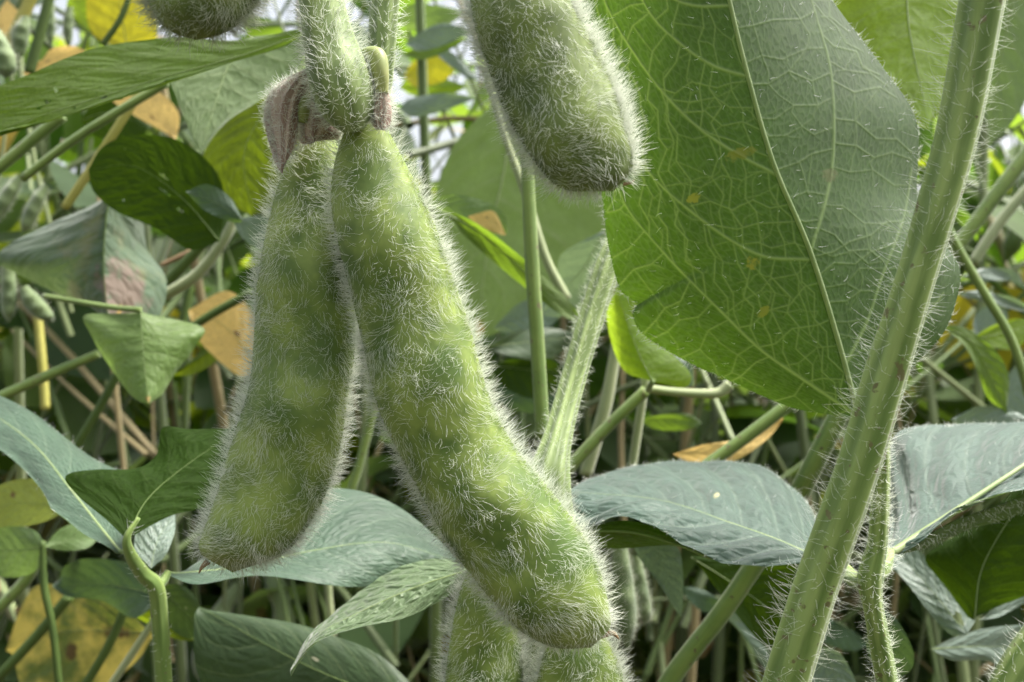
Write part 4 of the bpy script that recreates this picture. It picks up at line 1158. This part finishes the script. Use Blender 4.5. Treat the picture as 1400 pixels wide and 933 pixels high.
for lab, pts, m in [
    ('green twig at the left edge slanting up to the long narrow leaf', [(-20, 245, 0.2, 8), (40, 195, 0.2, 8), (85, 158, 0.2, 8)], M_STEMG),
    ('long green twig running under the long narrow leaf', [(30, 245, 0.19, 6), (110, 185, 0.19, 6), (228, 113, 0.19, 6)], M_STEMG),
    ('yellow twig curving past the dark rounded leaf', [(88, 285, 0.2, 6), (125, 230, 0.2, 6), (160, 175, 0.2, 6), (200, 112, 0.2, 6)], M_STEMY),
    ('upright dark twig in the bright gap of the top left corner', [(72, -20, 0.24, 6), (56, 40, 0.24, 7), (40, 100, 0.24, 7)], M_STEMD),
    ('thin dark twig crossing the lemon leaf at the top', [(182, -20, 0.22, 4), (165, 25, 0.22, 4), (140, 62, 0.22, 4)], M_STEMD),
    ('yellow-green twig in the left corner beside the slim pale pod', [(48, -15, 0.28, 8), (30, 25, 0.28, 8), (10, 65, 0.28, 7)], M_STEMY),
    ('green twig slanting below the brown patched leaf to the left edge', [(-20, 552, 0.2, 7), (60, 516, 0.2, 7), (135, 484, 0.2, 6)], M_STEMG),
    ('dark twig rising behind the light drooping leaf', [(95, 625, 0.22, 6), (140, 550, 0.22, 6), (175, 480, 0.22, 6)], M_STEMD),
    ('pale twig slanting between the dark rounded leaf and the left pod', [(225, 405, 0.22, 8), (270, 375, 0.22, 8), (305, 330, 0.22, 7), (320, 300, 0.22, 6)], M_STEMP),
    ('dark twig right of the brown patched leaf', [(225, 390, 0.23, 8), (262, 350, 0.23, 7), (300, 310, 0.23, 6)], M_STEMD),
    ('upright dark twig left of the orange-yellow leaf', [(248, 450, 0.26, 6), (258, 400, 0.26, 6), (262, 370, 0.26, 6)], M_STEMD),
    ('green twig crossing the orange-yellow leaf', [(245, 460, 0.23, 6), (290, 430, 0.23, 6), (345, 400, 0.23, 6)], M_STEMD),
    ('upright yellow twig behind the green twigs at the left edge', [(62, 560, 0.28, 6), (58, 500, 0.28, 6), (50, 420, 0.28, 6)], M_STEMY),
    ('reddish straw stalk under the dark rounded leaf', [(220, 363, 0.24, 3), (262, 344, 0.24, 4)], M_STRAW),
    ('dark twig slanting across the dying yellow leaf', [(118, 935, 0.21, 6), (150, 880, 0.21, 6), (172, 830, 0.21, 6)], M_STEMD),
    ('long dark twig from the bottom left corner to the teal leaf', [(-10, 935, 0.22, 7), (50, 870, 0.22, 7), (95, 815, 0.22, 7)], M_STEMD),
    ('green twig at the left edge below the bluish leaves', [(-10, 840, 0.22, 8), (30, 800, 0.22, 8), (50, 770, 0.22, 7)], M_STEMG),
    ('pale twig slanting low left beside the forked stalk', [(150, 940, 0.2, 5), (180, 895, 0.2, 5), (222, 830, 0.2, 4)], M_STEMP),
    ('green twig standing in the gap between the left pod and the largest pod', [(470, 700, 0.22, 7), (490, 640, 0.22, 6), (515, 540, 0.22, 6), (530, 440, 0.22, 5)], M_STEMG),
    ('pale twig upright at the bottom behind the broad grey-green leaf', [(455, 870, 0.26, 5), (450, 820, 0.26, 5), (448, 790, 0.26, 5)], M_STEMP),
]:
    stalk('twig', lab, 'twig', pts, m, ridges=3, ramt=0.04, sides=12, group='thin twigs among the leaves')

# =================================================================== GROUND AND THE CROP BEHIND
n = 60
gx = np.linspace(-1, 1, n); gx = np.sign(gx) * np.abs(gx) ** 3 * 120
gy = np.linspace(-1, 1, n); gy = np.sign(gy) * np.abs(gy) ** 3 * 120
X, Y = np.meshgrid(gx, gy)
Z = 0.012 * np.sin(X * 7) * np.cos(Y * 9) * np.exp(-(X**2 + Y**2) / 30)
soil = plain_mat('soil_surface', (0.03, 0.022, 0.015), (0.09, 0.065, 0.04), 40, rough=0.95, bump=0.8)
go = link('ground', mesh_np('ground', np.stack([X, Y, Z], -1).reshape(-1, 3), grid_quads(n, n), soil))
go['kind'] = 'structure'


def rand_mat(name, ramp, tf, trans_mul, sheen=0.2, rough=0.55):
    t = NT(name)
    at = t.n('ShaderNodeAttribute', attribute_name='rnd')
    cr = t.n('ShaderNodeValToRGB')
    cr.color_ramp.interpolation = 'CONSTANT'
    els = cr.color_ramp.elements
    els[0].position, els[0].color = 0.0, (*ramp[0][1], 1)
    els[1].position, els[1].color = ramp[1][0], (*ramp[1][1], 1)
    for p, c in ramp[2:]:
        e = els.new(p)
        e.color = (*c, 1)
    t.put(cr.inputs[0], at.outputs['Fac'])
    nz = t.noise(t.n('ShaderNodeTexCoord').outputs['Object'], 60.0, 3)
    col = t.mix(0.5, cr.outputs[0], t.mix(nz, (0.3, 0.3, 0.3), (1.6, 1.6, 1.6)), 'MULTIPLY')
    pr = t.n('ShaderNodeBsdfPrincipled')
    t.put(pr.inputs['Base Color'], col)
    pr.inputs['Roughness'].default_value = rough
    pr.inputs['Sheen Weight'].default_value = sheen
    tl = t.n('ShaderNodeBsdfTranslucent')
    t.put(tl.inputs['Color'], t.mix(1.0, cr.outputs[0], trans_mul, 'MULTIPLY'))
    mx = t.n('ShaderNodeMixShader')
    mx.inputs[0].default_value = tf
    t.t.links.new(pr.outputs[0], mx.inputs[1])
    t.t.links.new(tl.outputs[0], mx.inputs[2])
    return t.done(mx.outputs[0])


LEAF_R = rand_mat('crop_leaf', [(0, (0.05, 0.10, 0.03)), (0.3, (0.08, 0.14, 0.03)), (0.5, (0.11, 0.17, 0.05)), (0.68, (0.10, 0.15, 0.09)),
                                (0.86, (0.16, 0.2, 0.03)), (0.955, (0.27, 0.23, 0.06)), (0.98, (0.2, 0.14, 0.06))], 0.5, (2.6, 2.6, 0.7), 0.2)
STEM_R = rand_mat('crop_stem', [(0, (0.12, 0.18, 0.05)), (0.35, (0.2, 0.25, 0.1)), (0.6, (0.07, 0.1, 0.03)), (0.8, (0.25, 0.2, 0.09))], 0.0, (1, 1, 1))
LITTER_R = rand_mat('dry_litter', [(0, (0.12, 0.08, 0.045)), (0.4, (0.2, 0.14, 0.08)), (0.7, (0.06, 0.045, 0.03)), (0.85, (0.32, 0.23, 0.1))], 0.15, (1, 1, 1))


def leaf_cloud(name, centers, size, mat, up, droop=0.6, kind='stuff', nr=9, nc=7):
    m = len(centers)
    t = np.linspace(0, 1, nr)
    s = np.linspace(-1, 1, nc)
    prof = (np.sin(np.pi * t ** 0.75) ** 0.85) * 0.36
    lx = prof[:, None] * s[None]
    ly = np.broadcast_to(t[:, None] - 0.1, lx.shape)
    V = np.empty((m, nr, nc, 3))
    ax = norm(rng.normal(size=(m, 3)) * np.array([1, 1, 0.45]) + np.array([0, 0, -0.35]))
    nrm = norm(up + rng.normal(size=(m, 3)) * 0.55)
    side = norm(np.cross(ax, nrm))
    nrm = np.cross(side, ax)
    sz = size * rng.uniform(0.38, 1.2, m)
    bend = rng.uniform(-droop, droop * 0.3, m)
    cup = rng.uniform(-0.2, 0.9, m)
    V = (centers[:, None, None] + (ax[:, None, None] * ly[None, ..., None] + side[:, None, None] * lx[None, ..., None]
         + nrm[:, None, None] * ((bend[:, None, None] * (ly[None] ** 2) * 0.5) + cup[:, None, None] * lx[None] ** 2 * 0.9)[..., None]) * sz[:, None, None, None])
    q0 = grid_quads(nr, nc)
    Q = (q0[None] + (np.arange(m) * nr * nc)[:, None, None]).reshape(-1, 4)
    r = np.repeat(rng.random(m), nr * nc)
    o = link(name, mesh_np(name, V.reshape(-1, 3), Q, mat, attr={'rnd': r}))
    o['kind'] = kind
    return o


def stem_cloud(name, lines, mat, sides=5, n=7):
    V, Q, R, off = [], [], [], 0
    for pl, r0, r1 in lines:
        pts, _ = tube_pts(pl, np.linspace(r0, r1, len(pl)), sides=sides, n=n)
        V.append(pts.reshape(-1, 3))
        Q.append(grid_quads(n, sides, True) + off)
        R.append(np.full(n * sides, rng.random()))
        off += n * sides
    o = link(name, mesh_np(name, np.vstack(V), np.vstack(Q), mat, attr={'rnd': np.concatenate(R)}))
    o['kind'] = 'stuff'
    return o

# rows of soybean plants behind: stems, petioles and leaves of a stand that reads as one mass
lines, lc = [], []
for k in range(440):
    y = 0.40 + 5.2 * rng.random() ** 1.7
    half = 0.62 * y + 0.25
    x = rng.uniform(-half, half)
    hgt = CAM_H + rng.uniform(0.04, 0.16) + 0.10 * y * rng.random()
    if y < 0.7:
        hgt = CAM_H + rng.uniform(-0.10, 0.16)
    if k >= 330:                                   # same stand beside and behind the lens, unseen, added to cut horizon light
        r_, a_ = rng.uniform(0.45, 1.5), rng.uniform(0.9, 5.38)
        x, y = r_ * math.sin(a_), r_ * math.cos(a_)
        hgt = CAM_H + rng.uniform(-0.05, 0.12)
    b = np.array([x, y, 0.0]); tp = b + np.array([rng.normal() * 0.06, rng.normal() * 0.06, hgt])
    mid = (b + tp) / 2 + rng.normal(size=3) * np.array([0.02, 0.02, 0])
    lines.append((np.array([b, mid, tp]), 0.0035, 0.0016))
    for j in range(rng.integers(10, 16)):
        f = rng.uniform(0.2, 1.0)
        s0 = b * (1 - f) + tp * f
        an = rng.uniform(0, 6.28)
        ln = rng.uniform(0.07, 0.17)
        e = s0 + np.array([math.cos(an) * ln, math.sin(an) * ln, rng.uniform(0.0, 0.10)])
        if e[1] < 0.44 and (k < 330 or np.hypot(e[0], e[1]) < 0.33):
            continue
        lines.append((np.array([s0, (s0 + e) / 2 + np.array([0, 0, 0.015]), e]), 0.0016, 0.0011))
        for q3 in range(4 if f > 0.35 else 1):
            lc.append(e + rng.normal(size=3) * 0.02)
for k in range(420):
    y = rng.uniform(0.5, 1.6)
    lc.append(np.array([rng.uniform(-0.62, 0.62) * y, y, CAM_H + y * rng.uniform(-0.12, 0.30)]))
stem_cloud('crop_stems', lines, STEM_R)
leaf_cloud('crop_foliage', np.array(lc), 0.062, LEAF_R, np.array([0, -0.15, 1.0]))
# a loose tangle of thin stems low down, closer in
tang = []
for k in range(1000):
    y = rng.uniform(0.38, 1.2)
    x = rng.uniform(-0.6, 0.6) * y * 1.15
    z0 = CAM_H - y * rng.uniform(0.0, 0.42)
    L = rng.uniform(0.03, 0.12)
    an = rng.normal(1.57, 0.55)
    dv = np.array([math.cos(an), rng.normal() * 0.4, math.sin(an)]) * L
    c = np.array([x, y, z0])
    tang.append((np.array([c - dv, c + rng.normal(size=3) * L * 0.08, c + dv]), rng.uniform(0.0006, 0.0016), rng.uniform(0.0005, 0.0011)))
for k in range(520):
    y = rng.uniform(0.36, 1.3)
    c = np.array([rng.uniform(-0.66, 0.66) * y, y, CAM_H + y * rng.uniform(-0.06, 0.36)])
    L = rng.uniform(0.02, 0.09)
    an = rng.normal(1.57, 0.6)
    dv = np.array([math.cos(an), rng.normal() * 0.4, math.sin(an)]) * L
    tang.append((np.array([c - dv, c + rng.normal(size=3) * L * 0.08, c + dv]), rng.uniform(0.0006, 0.0014), rng.uniform(0.0005, 0.001)))
stem_cloud('stem_tangle', tang, STEM_R)
POD_R = rand_mat('crop_pod', [(0, (0.12, 0.17, 0.06)), (0.4, (0.18, 0.23, 0.10)), (0.75, (0.09, 0.13, 0.05)), (0.92, (0.26, 0.24, 0.10))], 0.0, (1, 1, 1), sheen=0.6)
pods = []
for k in range(90):
    y = rng.uniform(0.42, 1.3)
    c0 = np.array([rng.uniform(-0.62, 0.62) * y, y, CAM_H + y * rng.uniform(-0.30, 0.30)])
    for j in range(rng.integers(2, 6)):
        c = c0 + rng.normal(size=3) * np.array([0.012, 0.012, 0.01])
        dv = norm(np.array([rng.normal() * 0.35, rng.normal() * 0.3, -1.0])) * rng.uniform(0.03, 0.048)
        bx = rng.normal(size=3) * 0.004
        pods.append((np.array([c, c + dv * 0.15 + bx * 0.5, c + dv * 0.5 + bx, c + dv * 0.85 + bx * 0.5, c + dv]), 0.0, 0.0))
V, Q, R, off = [], [], [], 0
for pl, _, _ in pods:
    pts, _c = tube_pts(pl, np.array([0.0008, 0.0034, 0.0042, 0.0038, 0.0006]), sides=9, n=13)
    bead = 1 + 0.10 * np.sin(np.linspace(0, 18.8, 13))
    pts = pts.mean(1, keepdims=True) + (pts - pts.mean(1, keepdims=True)) * bead[:, None, None]
    V.append(pts.reshape(-1, 3)); Q.append(grid_quads(13, 9, True) + off); R.append(np.full(13 * 9, rng.random())); off += 13 * 9
o = link('crop_pods', mesh_np('crop_pods', np.vstack(V), np.vstack(Q), POD_R, attr={'rnd': np.concatenate(R)}))
o['kind'] = 'stuff'
m = 2600
yy = 0.3 + 3.2 * rng.random(m) ** 1.6
xx = rng.uniform(-1, 1, m) * (0.65 * yy + 0.2)
leaf_cloud('leaf_litter', np.stack([xx, yy, 0.008 + 0.03 * rng.random(m)], 1), 0.06, LITTER_R, np.array([0, 0, 1.0]), nr=6, nc=5)
